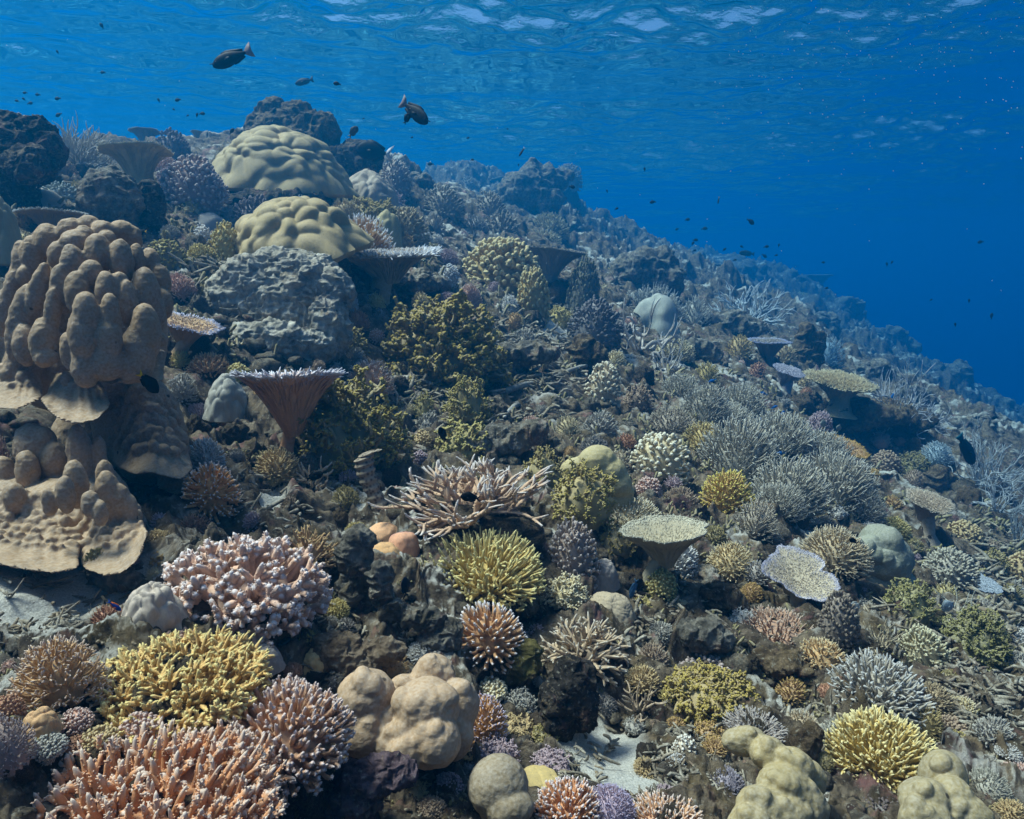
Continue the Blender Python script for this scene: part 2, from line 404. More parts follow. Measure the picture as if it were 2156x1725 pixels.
# ------------------------------------------------------------------ coral growth
def unit(v): return v/np.maximum(np.linalg.norm(v, axis=-1, keepdims=True), 1e-9)
def tubes(mb, P0, P1, r0, r1, k=6, rings=(0, .3, .6, .85, .96), mult=(1, 1, 1, .85, .5), bend=None, knob=0., rng=None, ta=0., tb=1.):
    """many tapered curved tubes at once; returns a sampler of their surfaces"""
    P0 = np.atleast_2d(np.asarray(P0, float)); P1 = np.atleast_2d(np.asarray(P1, float)); N = len(P0)
    r0 = np.broadcast_to(np.asarray(r0, float), (N,)); r1 = np.broadcast_to(np.asarray(r1, float), (N,))
    ta = np.broadcast_to(np.asarray(ta, float), (N,)); tb = np.broadcast_to(np.asarray(tb, float), (N,))
    s = np.array(rings); mu = np.array(mult); m = len(s)
    D = unit(P1-P0); ref = np.where(np.abs(D[:, 2:3]) > .9, np.array([[1., 0, 0]]), np.array([[0, 0, 1.]]))
    U = unit(np.cross(D, ref)); W = np.cross(D, U)
    cen = P0[:, None]+(P1-P0)[:, None]*s[None, :, None]
    if bend is not None: cen = cen+bend[:, None]*(4*s*(1-s))[None, :, None]
    rad = (r0[:, None]+(r1-r0)[:, None]*s[None])*mu[None]
    th = np.linspace(0, 2*PI, k, endpoint=False)
    R = rad[:, :, None]*np.ones(k)
    if knob and rng is not None: R = R*(1+knob*rng.uniform(-1, 1, R.shape))
    V = cen[:, :, None]+R[..., None]*(np.cos(th)[None, None, :, None]*U[:, None, None]+np.sin(th)[None, None, :, None]*W[:, None, None])
    apex = P1[:, None]
    V = np.concatenate([V.reshape(N, m*k, 3), apex], 1)
    T = np.concatenate([np.repeat(s, k), [1.]])[None]*(tb-ta)[:, None]+ta[:, None]
    base = (np.arange(N)*(m*k+1))[:, None, None]
    q = (grid_quads(m, k, True)[None]+base).reshape(-1, 4)
    i = np.arange(k); cap = np.stack([(m-1)*k+i, (m-1)*k+(i+1) % k, np.full(k, m*k)], -1)
    t = (cap[None]+base).reshape(-1, 3)
    mb.add(V.reshape(-1, 3), q, t, T.ravel())
    return dict(c0=P0, c1=P1, U=U, W=W, D=D, r0=r0, r1=r1, bend=bend, ta=ta, tb=tb)
def nubs(mb, S, per, rng, size=.9, length=2.2, lo=.2, hi=.97, k=4, pale=0):
    """small corallite cups standing off a set of tubes"""
    N = len(S['c0']); i = np.repeat(np.arange(N), per); n = len(i)
    s = rng.uniform(lo, hi, n); th = rng.uniform(0, 2*PI, n)
    rad = (S['r0']+(S['r1']-S['r0'])*0)[i]*(1-s)+S['r1'][i]*s
    c = S['c0'][i]+(S['c1']-S['c0'])[i]*s[:, None]
    if S['bend'] is not None: c = c+S['bend'][i]*(4*s*(1-s))[:, None]
    out = np.cos(th)[:, None]*S['U'][i]+np.sin(th)[:, None]*S['W'][i]
    d = unit(out+.75*S['D'][i])
    p0 = c+out*rad[:, None]*.7; rr = rad*size*.5
    tt = (S['ta'][i]+(S['tb']-S['ta'])[i]*s)
    tubes(mb, p0, p0+d*(rr*length)[:, None], rr, rr*.75, k, (0, .75), (1, .85), ta=tt*.9, tb=np.where(pale > 0, np.maximum(tt, pale), np.minimum(tt*.9+.16, 1)))
def cap_dirs(rng, n, thmax, jit=.6):
    i = np.arange(n)+.5
    cz = 1-(1-math.cos(thmax))*i/n
    ph = i*PI*(3-math.sqrt(5))
    sp = math.sqrt(2*PI*(1-math.cos(thmax))/n)
    d = np.stack([np.sqrt(1-cz*cz)*np.cos(ph), np.sqrt(1-cz*cz)*np.sin(ph), cz], -1)
    return unit(d+jit*sp*rng.normal(0, .45, d.shape))
def ellipsoid(mb, c, r, seg=24, rng=20, a=0., noise=0., freq=3., seed=0):
    th = np.linspace(0, PI, rng); ph = np.linspace(0, 2*PI, seg, endpoint=False)
    T, Ph = np.meshgrid(th, ph, indexing='ij')
    d = np.stack([np.sin(T)*np.cos(Ph), np.sin(T)*np.sin(Ph), np.cos(T)], -1).reshape(-1, 3)
    k = 1+noise*fbm(d*freq+seed*7.7, 3, seed, False) if noise else 1
    if noise: k = k[:, None]
    mb.add(np.asarray(c)+d*np.asarray(r)*k, grid_quads(rng, seg, True)[:, ::-1], None, a)

def g_dome(seed=0, n=240, H=.6, thmax=1.75, L=.5, fr=.045, taper=.55, up=.35, fork=2, k=6, nub=0, knob=.12, club=0., flat=0., irr=.07, core=True, lean=(0, 0), jit=.08, low=.1, nsz=.8, npale=0):
    """bushy colony: fingers standing out of a dome of radius 1 and height H"""
    rng = np.random.default_rng(seed); mb = MB()
    d = cap_dirs(rng, n, thmax, .45)
    sc = np.array([1, 1, H])
    out = d*sc
    if flat: out[:, 2] = np.where(out[:, 2] > 0, H*(1-(1-np.clip(out[:, 2]/H, 0, 1))**(1+flat)), out[:, 2])
    low = low*fbm(out*2.2+seed, 2, seed+3)
    tipp = out*(1+low+irr*rng.uniform(-1, .6, n))[:, None]
    ax = unit(unit(d*np.array([1, 1, .9]))+np.array([lean[0], lean[1], up])+jit*rng.normal(size=(n, 3)))
    Ln = L*rng.uniform(.75, 1.15, n)*(.75+.25*np.clip(d[:, 2], 0, 1))
    st = tipp-ax*Ln[:, None]
    bend = .06*Ln[:, None]*rng.normal(size=(n, 3))-np.array([0, 0, .03])
    rings, mult = ((0, .3, .6, .85, .96), (1, 1, 1, .9, .55)) if not club else ((0, .35, .65, .85, .96), (.8, .9, 1+club, 1+club*1.2, .75))
    r = fr*rng.uniform(.8, 1.2, n)
    S = tubes(mb, st, tipp, r, r*taper, k, rings, mult, bend, knob, rng)
    if nub: nubs(mb, S, nub, rng, nsz, pale=npale)
    for f in range(fork):
        s = rng.uniform(.35, .75, n)
        p = st+(tipp-st)*s[:, None]+bend*(4*s*(1-s))[:, None]
        side = unit(np.cross(ax, rng.normal(size=(n, 3))))
        dd = unit(ax*.8+side*.75)
        ln = Ln*(1-s)*rng.uniform(.6, 1.0, n)
        S2 = tubes(mb, p, p+dd*ln[:, None], r*.85, r*taper*.85, max(k-1, 4), rings[1:], mult[1:], .1*ln[:, None]*ax, knob, rng, ta=s*.8, tb=1.)
        if nub: nubs(mb, S2, max(nub//2, 1), rng, nsz, pale=npale)
    if core: ellipsoid(mb, (0, 0, -.02), ((1-L*.8)*.98, (1-L*.8)*.98, max(H-L*.75, .12)), 20, 14, -.2, .15, 3, seed)
    return mb
def g_staghorn(seed=0, trunks=9, depth=3, H=.75, r=.04, spread=1.15, seg=.42, k=6, wig=.35, up=.25, nub=0, droop=0., child=3):
    """open thicket of long antler branches, radius about 1"""
    rng = np.random.default_rng(seed); mb = MB()
    L = []
    for i in range(trunks):
        th = 2*PI*(i+rng.uniform(-.35, .35))/trunks; el = rng.uniform(.1, 1.25)
        d = np.array([math.cos(th)*math.cos(el)*spread, math.sin(th)*math.cos(el)*spread, math.sin(el)*H+droop])
        L.append((np.array([math.cos(th), math.sin(th), 0])*.15*rng.uniform(0, 1), d/np.linalg.norm(d), seg*rng.uniform(.8, 1.2), r, 0))
    A = []
    while L:
        p, d, ln, rr, g = L.pop()
        q = p+d*ln; last = g >= depth-1
        A.append((p, q, rr, rr*(.42 if last else .8), g, last, unit(np.cross(d, rng.normal(size=3)))*ln*wig*.3))
        if not last:
            for c in range(rng.integers(2, child+1)):
                side = unit(np.cross(d, rng.normal(size=3)))
                nd = unit(d+side*rng.uniform(.45, .95)+np.array([0, 0, up])*rng.uniform(.2, 1))
                s = 1. if c < 2 else rng.uniform(.45, .9)
                L.append((p+d*ln*s, nd, ln*rng.uniform(.6, .95), rr*.78, g+1))
    P0 = np.array([a[0] for a in A]); P1 = np.array([a[1] for a in A]); r0 = np.array([a[2] for a in A]); r1 = np.array([a[3] for a in A])
    B = np.array([a[6] for a in A]); g = np.array([a[4] for a in A]); la = np.array([a[5] for a in A])
    tb = np.where(la, 1., (g+1)/(depth+1)*.7); ta = np.where(la, .35, g/(depth+1)*.7)
    S = tubes(mb, P0, P1, r0, r1, k, (0, .25, .5, .75, .93), (1, 1, 1, 1, .75), B, .1, rng, ta, tb)
    if nub: nubs(mb, S, nub, rng)
    ellipsoid(mb, (0, 0, -.06), (.22, .22, .14), 14, 8, -.2, .2, 3, seed)
    return mb
def g_plate(seed=0, cup=.0, th=.05, stem_r=.16, depth=.8, n=700, fl=.07, fr=.014, rim=160, rimL=.12, wav=.2, notch=0., k=5, tilt=0., riblets=90, inner=.3):
    """table or funnel colony: rim radius 1 at height 0, stem reaching down to -depth; returns plate and stem"""
    rng = np.random.default_rng(seed); mb = MB(); stm = MB()
    nr, nc = 22, 72
    ph = np.linspace(0, 2*PI, nc, endpoint=False)
    edge = 1+wav*vnoise(np.stack([np.cos(ph)*1.6, np.sin(ph)*1.6, 0*ph+seed*3.3], -1), seed)+wav*.5*vnoise(np.stack([np.cos(ph)*5, np.sin(ph)*5, 0*ph+seed*3.3], -1), seed+1)
    if notch: edge = edge*(1-notch*np.exp(-((np.angle(np.exp(1j*(ph-.3)))/.13)**2)))
    def top(u, e): return -cup*(1-u**1.6)+.02*np.sin(3*e+seed)*u
    def bot(u, e):    # under side profile from the stem to the rim
        return -depth*(1-np.clip((u-stem_r)/(1-stem_r), 0, 1))**(2.6 if cup < .3 else 1.5)-th*(1-.6*u)-(cup*(1-u**1.6) if cup < .3 else 0)*.0
    u = np.linspace(0, 1, nr)
    U, Pm = np.meshgrid(u, ph, indexing='ij'); E_ = np.broadcast_to(edge, U.shape)
    X = U*E_*np.cos(Pm); Y = U*E_*np.sin(Pm)
    Z = top(U, Pm)
    mb.add(np.stack([X, Y, Z], -1).reshape(-1, 3), grid_quads(nr, nc, True), None, .5+.3*np.clip((U-.8)/.2, 0, 1).ravel())
    ub = np.linspace(stem_r, 1, nr); U2, P2 = np.meshgrid(ub, ph, indexing='ij')
    flute = 1+.03*np.sin(P2*23+seed)*(1-U2)
    X = U2*E_*np.cos(P2)*flute; Y = U2*E_*np.sin(P2)*flute
    Zb = np.minimum(bot(U2, P2), top(U2, P2)-th*.5)
    mb.add(np.stack([X, Y, Zb], -1).reshape(-1, 3), grid_quads(nr, nc, True)[:, ::-1], None, np.clip((U2-.9)/.1, 0, 1).ravel()*.6)
    mb.add(np.concatenate([np.stack([edge*np.cos(ph), edge*np.sin(ph), top(1, ph)+0*ph], -1), np.stack([edge*np.cos(ph), edge*np.sin(ph), Zb[-1]], -1)]), grid_quads(2, nc, True)[:, ::-1], None, .8)
    # fingers on the upper face
    n = int(n*1.9); uu = np.sqrt(rng.uniform(.01, 1, n)); pp = rng.uniform(0, 2*PI, n); ee = np.interp(pp, np.append(ph, 2*PI), np.append(edge, edge[0]))
    p0 = np.stack([uu*ee*np.cos(pp), uu*ee*np.sin(pp), top(uu, pp)-.01], -1)
    dd = unit(np.stack([np.cos(pp)*uu*.7, np.sin(pp)*uu*.7, 1+0*uu], -1)+.22*rng.normal(size=(n, 3)))
    ln = fl*rng.uniform(.6, 1.3, n)
    tubes(mb, p0, p0+dd*ln[:, None], fr, fr*.55, k, (0, .5, .9), (1, .95, .6), None, .1, rng, ta=.3+.35*uu**4, tb=np.clip(.75+.25*uu**2, 0, 1))
    # rim branchlets
    pr = (np.arange(rim)+rng.uniform(-.4, .4, rim))/rim*2*PI; ee = np.interp(pr % (2*PI), np.append(ph, 2*PI), np.append(edge, edge[0]))
    for lay in range(2):
        uo = 1-.05*lay*rng.uniform(0, 2, rim)
        p0 = np.stack([uo*ee*np.cos(pr)*.97, uo*ee*np.sin(pr)*.97, top(uo, pr)-.02+0*pr], -1)
        dd = unit(np.stack([np.cos(pr), np.sin(pr), .35+.5*lay+0*pr], -1)+.25*rng.normal(size=(rim, 3)))
        ln = rimL*rng.uniform(.5, 1.2, rim)
        tubes(mb, p0, p0+dd*ln[:, None], fr*1.3, fr*.7, k, (0, .5, .9), (1, .95, .6), None, .1, rng, ta=.6, tb=1.)
    # fused branches running up the under side
    if riblets:
        pr = rng.uniform(0, 2*PI, riblets*3); ui = rng.uniform(stem_r*1.1, .85, riblets*3); uo = np.minimum(ui+rng.uniform(.12, .35, riblets*3), .99)
        ee = np.interp(pr, np.append(ph, 2*PI), np.append(edge, edge[0]))
        pr2 = pr+rng.normal(0, .03, len(pr))
        za = np.minimum(bot(ui, pr), top(ui, pr)-th*.5); zb = np.minimum(bot(uo, pr), top(uo, pr)-th*.5)
        a = np.stack([ui*ee*np.cos(pr), ui*ee*np.sin(pr), za], -1); b = np.stack([uo*ee*np.cos(pr2)*1.02, uo*ee*np.sin(pr2)*1.02, zb-.004], -1)
        tubes(mb, a, b, fr*.9, fr*.7, 4, (0, .4, .85), (.6, 1.1, .9), None, .15, rng, ta=.15, tb=.45+.3*uo**3)
    sr = stem_r*1.02; hs = np.linspace(0, 1, 10); Hh, Pp = np.meshgrid(hs, ph[::3], indexing='ij')
    rr = sr*(1+.9*Hh**3-.12*np.sin(Hh*PI))*(1+.08*np.sin(Pp*5+seed))
    z0 = float(bot(np.array(stem_r), 0))
    stm.add(np.stack([rr*np.cos(Pp), rr*np.sin(Pp), z0+.03-Hh*.45], -1).reshape(-1, 3), grid_quads(10, len(ph[::3]), True)[:, ::-1], None, 0.)
    return mb, stm
def g_lobed(seed=0, H=.55, nl=70, amp=.16, skirt=.15, thmax=1.62, res=(90, 150), sharp=1.4, elong=0., ov=1.0, base_noise=.12, lat=None, drop=.08):
    """massive coral: dome of radius 1 covered in rounded lobes, thin rim below"""
    rng = np.random.default_rng(seed); mb = MB()
    nt_, npn = res
    T, Ph = np.meshgrid(np.linspace(0.001, thmax, nt_), np.linspace(0, 2*PI, npn, endpoint=False), indexing='ij')
    d = np.stack([np.sin(T)*np.cos(Ph), np.sin(T)*np.sin(Ph), np.cos(T)], -1).reshape(-1, 3)
    c = cap_dirs(rng, nl, thmax*1.02, .9)
    dw = unit(d+.10*np.stack([vnoise(d*3.1, seed+k) for k in range(3)], -1))
    sp = math.sqrt(2*PI*(1-math.cos(thmax))/nl)*.78*ov
    cs = dw@c.T
    if elong:   # lobes drawn out down the slope
        z = np.arccos(np.clip(d[:, 2], -1, 1))[:, None]-np.arccos(np.clip(c[:, 2], -1, 1))[None]
        ang = np.arccos(np.clip(cs, -1, 1)); ang = np.sqrt(np.maximum(ang**2-z**2*(1-1/(1+elong)**2), 0))
    else: ang = np.arccos(np.clip(cs, -1, 1))
    ht = rng.uniform(.0, .3, nl)
    q = 1-(ang/sp)**2/1.5+ht[None]
    q = np.sort(q, 1)[:, -3:]; b = np.log(np.exp(q*14).sum(1))/14
    b = b-np.percentile(b, 1); b = np.clip(b/(b.max()+1e-9), -.1, 1)
    rad = 1-amp*.7+amp*1.3*b+base_noise*fbm(d*1.5+seed, 2, seed+9)
    P = d*np.array([1, 1, H])*rad[:, None]
    k = np.clip((T.ravel()-(thmax-.45))/.45, 0, 1)
    P[:, :2] *= (1+skirt*k**2)[:, None]; P[:, 2] -= drop*k**2
    mb.add(P, grid_quads(nt_, npn, True), None, b)
    # folded-under rim
    last = P[-npn:]; inn = last*np.array([.8, .8, 1])+np.array([0, 0, -.03]); low = last*np.array([.95, .95, 1])+np.array([0, 0, -.035])
    mb.add(np.concatenate([last, low, inn, inn*.3+np.array([0, 0, -.15])]), grid_quads(4, npn, True), None, 0.)
    return mb
def g_frilly(seed=0, n=330, H=.62, L=.24, fr=.034, thmax=1.7, irr=.2, lumps=3, k=5, ends=7):
    """crusty leafy bush: many crooked branchlets ending in knots of small blades"""
    rng = np.random.default_rng(seed); mb = MB()
    d = cap_dirs(rng, n, thmax, 1.0)
    tipp = d*np.array([1, 1, H])*(1+.28*fbm(d*3.0+seed, 2, seed)+irr*rng.uniform(-1, .5, n))[:, None]
    ax = unit(d+np.array([0, 0, .25])+.3*rng.normal(size=(n, 3)))
    st = tipp-ax*L*rng.uniform(.8, 1.3, n)[:, None]
    r = fr*rng.uniform(.7, 1.2, n)
    tubes(mb, st, tipp, r, r*.9, k, (0, .4, .8), (1, 1.1, 1.), .12*L*rng.normal(size=(n, 3)), .25, rng, 0, .7)
    i = np.repeat(np.arange(n), ends); m = len(i)
    s = rng.uniform(.45, 1., m); p = st[i]+(tipp-st)[i]*s[:, None]
    dd = unit(ax[i]*.5+rng.normal(size=(m, 3))*.75)
    ln = L*rng.uniform(.22, .5, m); q = p+dd*ln[:, None]
    tubes(mb, p, q, r[i]*.8, r[i]*.95, 4, (0, .5, .9), (1, .9, .8), .2*ln[:, None]*rng.normal(size=(m, 3)), .3, rng, .3+.3*s, .6+.4*s)
    for u in range(lumps):
        d2 = unit(dd+rng.normal(size=(m, 3))*.8); ln2 = ln*rng.uniform(.3, .6, m)
        tubes(mb, q, q+d2*ln2[:, None], r[i]*.75, r[i]*.8, 4, (0, .85), (1, .8), None, .3, rng, .75, 1.)
    ellipsoid(mb, (0, 0, -.04), (.8, .8, H*.78), 30, 18, -.2, .25, 5, seed)
    return mb
def g_rock(seed=0, H=.8, amp=.45, freq=1.5, res=(64, 96), crag=.16, fine=.05, thmax=PI*.98):
    mb = MB(); nt_, npn = res
    T, Ph = np.meshgrid(np.linspace(.001, thmax, nt_), np.linspace(0, 2*PI, npn, endpoint=False), indexing='ij')
    d = np.stack([np.sin(T)*np.cos(Ph), np.sin(T)*np.sin(Ph), np.cos(T)], -1).reshape(-1, 3)
    o = seed*5.7
    rad = 1+amp*fbm(d*freq+o, 3, seed)+crag*fbm(d*4.1+o, 3, seed+5, True)+fine*fbm(d*13+o, 2, seed+8)
    P = d*rad[:, None]*np.array([1, 1, H])
    P += .07*np.stack([vnoise(d*6+o, seed+20+k) for k in range(3)], -1)
    mb.add(P, grid_quads(nt_, npn, True), None, 0.)
    return mb
def blob_mesh(name, parts, voxel, smooth=6, fac=.5, noise=0., nfreq=10., extra=None):
    """one continuous skin over overlapping ellipsoids: (centre, radii, axis-tilt (rx, ry, rz))"""
    from mathutils import Matrix, Euler
    mb = MB()
    if extra: mb.merge(extra)
    for p in parts:
        c, r = np.asarray(p[0], float), np.asarray(p[1], float)
        rot = np.array(Euler(p[2]).to_matrix()) if len(p) > 2 else np.eye(3)
        T, Ph = np.meshgrid(np.linspace(0, PI, 14)[1:-1], np.linspace(0, 2*PI, 20, endpoint=False), indexing='ij')
        d = np.stack([np.sin(T)*np.cos(Ph), np.sin(T)*np.sin(Ph), np.cos(T)], -1).reshape(-1, 3)
        d = np.concatenate([d, [[0, 0, 1], [0, 0, -1]]])
        n0 = 12*20; i = np.arange(20)
        tri = np.concatenate([np.stack([np.full(20, n0), i, (i+1) % 20], -1), np.stack([np.full(20, n0+1), 11*20+(i+1) % 20, 11*20+i], -1)])
        mb.add(c+(d*r)@rot.T, grid_quads(12, 20, True), tri, 0.)
    me = mb.mesh(name)
    o = bpy.data.objects.new('tmp', me); C.objects.link(o)
    md = o.modifiers.new('r', 'REMESH'); md.mode = 'VOXEL'; md.voxel_size = voxel; md.use_smooth_shade = True
    ms = o.modifiers.new('s', 'SMOOTH'); ms.factor = fac; ms.iterations = smooth
    dg = bpy.context.evaluated_depsgraph_get(); dg.update()
    m2 = bpy.data.meshes.new_from_object(o.evaluated_get(dg)); m2.name = name
    bpy.data.objects.remove(o); bpy.data.meshes.remove(me)
    if noise:
        v = np.empty(len(m2.vertices)*3, np.float32); m2.vertices.foreach_get('co', v); v = v.reshape(-1, 3).astype(float)
        nn = np.empty(len(m2.vertices)*3, np.float32); m2.vertices.foreach_get('normal', nn); nn = nn.reshape(-1, 3)
        v = v+nn*(noise*(fbm(v*nfreq, 3, 3)+.5*fbm(v*nfreq*2.3, 3, 13, True)))[:, None]+noise*.35*np.stack([vnoise(v*nfreq*2.1, 31+k) for k in range(3)], -1)
        m2.vertices.foreach_set('co', v.astype(np.float32).ravel()); m2.update()
    m2.materials.clear()
    return m2
# ------------------------------------------------------------------ fast pixel -> reef lookups
_TA = np.radians(np.linspace(-46, 46, 760))
_TG = np.empty((len(_TA), len(_RR)))
for _i in range(0, len(_TA), 40):
    A_, R_ = np.meshgrid(_TA[_i:_i+40], _RR, indexing='ij')
    _TG[_i:_i+40] = (ground(A_.ravel(), R_.ravel())/R_.ravel()).reshape(A_.shape)
def hits(px, py):
    a, te = az_te(px, py); a = np.atleast_1d(a); te = np.atleast_1d(te)
    i = np.clip(np.round((a-_TA[0])/(_TA[1]-_TA[0])).astype(int), 0, len(_TA)-1)
    G = _TG[i]; ok = G >= te[:, None]; any_ = ok.any(1)
    j = np.where(any_, ok.argmax(1), G.argmax(1)); r = _RR[j]
    return np.stack([np.sin(a)*r, np.cos(a)*r, np.where(any_, te, G.max(1))*r], -1), r, any_
def hit(px, py):
    p, r, ok = hits(np.array([px], float), np.array([py], float)); return p[0], r[0]

ROCK = rock_mat('reef_rock_pedestal', '#4a443c', '#7d6f5c', .5, .5, .0, 'Object', 1.3, .9)
ROCKG = rock_mat('pale_reef_rock', '#5d5850', '#8e877b', .35, .3, .3, 'Object', 1.2, .9, .95)
ROCKB = rock_mat('brown_reef_rock', '#4d3f30', '#7c6a52', .35, .5, .0, 'Object', 1.2, .9, .85)
ROCKD = rock_mat('dark_reef_rock', '#332f2c', '#58504a', .5, .3, .0, 'Object', 1.2, .9)
_pre = {}
def prefab(key, fn):
    if key not in _pre: _pre[key] = fn()
    return _pre[key]
_rock_names = {}
def rock_mesh(v, big=False):
    return prefab(('rock', v, big), lambda: g_rock(v, 1.0, .4, 1.6, (90, 130) if big else (36, 52), .22, .07).mesh('craggy_rock'))

KIND = {   # kind: (object name, category, part name, default generator arguments)
 'bush':  ('bushy_coral', 'bushy coral', 'branches', dict(n=300, L=.5, fr=.046, fork=1, H=.6)),
 'spiky': ('bushy_coral', 'bushy coral', 'branches', dict(n=440, L=.42, fr=.034, fork=1, H=.6, taper=.55, up=.2)),
 'fine':  ('bushy_coral', 'bushy coral', 'branches', dict(n=460, L=.34, fr=.029, fork=2, H=.5, taper=.6, up=.45, k=5)),
 'poc':   ('knobby_coral', 'knobby coral', 'branches', dict(n=300, L=.3, fr=.05, fork=1, H=.75, taper=.95, club=.25, up=.1, thmax=1.95, knob=.16)),
 'stag':  ('staghorn_coral', 'staghorn coral', 'branches', dict()),
 'thick': ('staghorn_coral', 'staghorn coral', 'branches', dict(n=420, L=.5, fr=.028, fork=1, H=.62, taper=.5, up=.5, irr=.14, thmax=1.7)),
 'frill': ('frilly_coral', 'frilly coral', 'branches', dict()),
 'lobed': ('lobed_coral', 'lobed coral', 'lobes', dict()),
 'rock':  ('reef_rock', 'rock', None, dict()),
}
rs = random.Random(11)
LAND = []      # (px, py, w, h, short name, r)
USED = []
def mesh_for(kind, v, kw):
    fn = {'bush': g_dome, 'spiky': g_dome, 'fine': g_dome, 'poc': g_dome, 'thick': g_dome, 'stag': g_staghorn, 'frill': g_frilly, 'lobed': g_lobed}[kind]
    a = dict(KIND[kind][3]); a.update(kw)
    return prefab((kind, v, tuple(sorted(a.items()))), lambda: fn(seed=v, **a).mesh(KIND[kind][2]))
def mesh_height(kind, kw):
    return {'stag': .75, 'lobed': .55, 'frill': .62}.get(kind) if 'H' not in kw and kind in ('stag', 'lobed', 'frill') else kw.get('H', KIND[kind][3].get('H', .6))
def pedestal(root, p, R, g, mat=None, v=None, wid=.62, deep=.0):
    """craggy rock foot from under the colony down into the reef"""
    v = rs.randrange(6) if v is None else v
    o = link('base', rock_mesh(v), mat or ROCK, root)
    hgt = max(p[2]-g, .0)+.25*R+deep
    o.location = (0, 0, -hgt*.5-.05*R); o.scale = (R*wid, R*wid, hgt*.62+.08*R); o.rotation_euler = (0, 0, rs.uniform(0, 6.28))
    return o
def colony(kind, px, py, w, h, base, tip, label, v=None, lift=0., dr=None, tilt=None, mat=None, ped=True, wid=.62, pm=None, hz=None, name=None, cat=None, group=None, t0=.72, bump=.35, bs=260., rough=.8, blot=.35, spin=None, register=True, **kw):
    short, _, rest = label.partition('|'); label = (short.strip()+' '+rest.strip()).strip()
    nm, ct, part, dflt = KIND[kind]
    te = az_te(px, py)[1]; e = math.atan(float(te)); s = max(math.sin(-e), .04); c = math.cos(e)
    Rp = w/2
    py0 = min(py+h/2-Rp*s*.85, py+h*.5)
    g, r = hit(px, min(py0+.15*h, PH+160))
    r = r*.985 if dr is None else r*dr
    a, te0 = az_te(px, py0-lift); a = float(a)
    p = np.array([math.sin(a)*r, math.cos(a)*r, float(te0)*r])
    D = depth_of(p); R = Rp*D/F; hw = h*D/F
    top = hw-R*s; H = math.sqrt(max(top*top-(R*s)**2, (.3*R)**2))/c
    if hz: H = R*hz
    v = rs.randrange(3) if v is None else v
    root = thing(name or nm, label, cat or ct, p, group)
    if kind == 'rock':
        o = link('rock_mass', rock_mesh(v, w > 90), mat or ROCK, root); Hm = 1.0; H = max(H, .4*R)
        o.scale = (R, R*.9, H); o.rotation_euler = (0, 0, rs.uniform(0, 6.28) if spin is None else spin)
        # one mesh: make it the thing itself
        o.parent = None; o.location = p; o.name = name or 'reef_rock'; tag(o, label, cat or 'rock', group)
        bpy.data.objects.remove(root); root = o
    else:
        if kind not in ('stag', 'lobed'): kw['H'] = min(max(round(H/R, 1), .4), 1.5)
        me = mesh_for(kind, v, kw); Hm = mesh_height(kind, kw)
        m = mat or coral_mat(base, tip, t0, .97, bump, bs, rough, blot)
        o = link(part, me, m, root); o.scale = (R, R, H/Hm); o.rotation_euler = (0, 0, rs.uniform(0, 6.28) if spin is None else spin)
        if tilt is None: tilt = (rs.uniform(.02, .16), rs.uniform(-.05, .12))
        root.rotation_euler = (tilt[0], tilt[1], 0)
        if ped: pedestal(root, p, R, g[2]-.02, pm, None, wid)
    if register: LAND.append((px, py, w, h, short.strip(), r))
    USED.append((px, py, w, h))
    return root
def table(px, py, w, h, sx, sy, base, tip, label, cup=0., depth=None, name='table_coral', v=None, tilt=(0., 0.), stemc=None, foot=True, t0=.6, dr=.985, r=None, stem_px=None, **kw):
    """plate or funnel: rim centre at (px, py), foot at (sx, sy)"""
    short, _, rest = label.partition('|'); label = (short.strip()+' '+rest.strip()).strip()
    if r is None: g, r = hit(sx, sy); r *= dr
    a, te = az_te(px, py); a = float(a); p = np.array([math.sin(a)*r, math.cos(a)*r, float(te)*r])
    a2, te2 = az_te(sx, sy); a2 = float(a2); q = np.array([math.sin(a2)*r, math.cos(a2)*r, float(te2)*r])
    D = depth_of(p); R = w/2*D/F
    dep = max((p[2]-q[2])/R, .35) if depth is None else depth
    v = rs.randrange(50) if v is None else v
    pl, st = g_plate(seed=v, cup=cup, depth=dep*.8, **kw)
    root = thing(name, label, 'table coral' if name == 'table_coral' else 'funnel coral', q)
    off = Vector((p[0]-q[0], p[1]-q[1], p[2]-q[2]))
    o = link('plate' if name == 'table_coral' else 'cup', pl.mesh('plate'), coral_mat(base, tip, t0, 1., .35, 260, .8, .3), root)
    o.location = off; o.scale = (R, R, R); o.rotation_euler = (tilt[0], tilt[1], 0)
    # stem: from the underside to the foot
    mb = MB(); sr = kw.get('stem_r', .16)*R
    up = np.array(off)+np.array([0, 0, -dep*.72*R]); tubes(mb, [np.array([0, 0, -.12*R-.1])], [up+np.array([0, 0, .25*R])], sr*1.5, sr*.95, 14, (0, .15, .35, .6, .85, .98), (1.5, 1.15, .95, .9, 1, 1), None, .1, np.random.default_rng(v), 0, 0)
    link('stem', mb.mesh('stem'), coral_mat(stemc or base, None, bump=.6, bscale=120), root)
    if foot:
        f = link('base', rock_mesh(v % 6), ROCKB, root); f.scale = (R*.34, R*.34, R*.22+.05); f.location = (0, .05*R, -.16*R-.06)
    LAND.append((px, py, w, h, short.strip(), r)); USED.append((px, py, w, h)); USED.append((sx, (py+sy)/2, w*.4, abs(sy-py)))
    return root
def at_depth_v(px, py, D): return pix(px, py)*np.asarray(D)[:, None]
def _poly(pts, u):
    p = np.array(pts, float); k = np.linspace(0, 1, len(p)); uu = np.asarray(u)
    f = lambda j: np.interp(uu, k, p[:, j])*.5+.25*(np.interp(np.clip(uu-.06, 0, 1), k, p[:, j])+np.interp(np.clip(uu+.06, 0, 1), k, p[:, j]))
    return f(0), f(1)
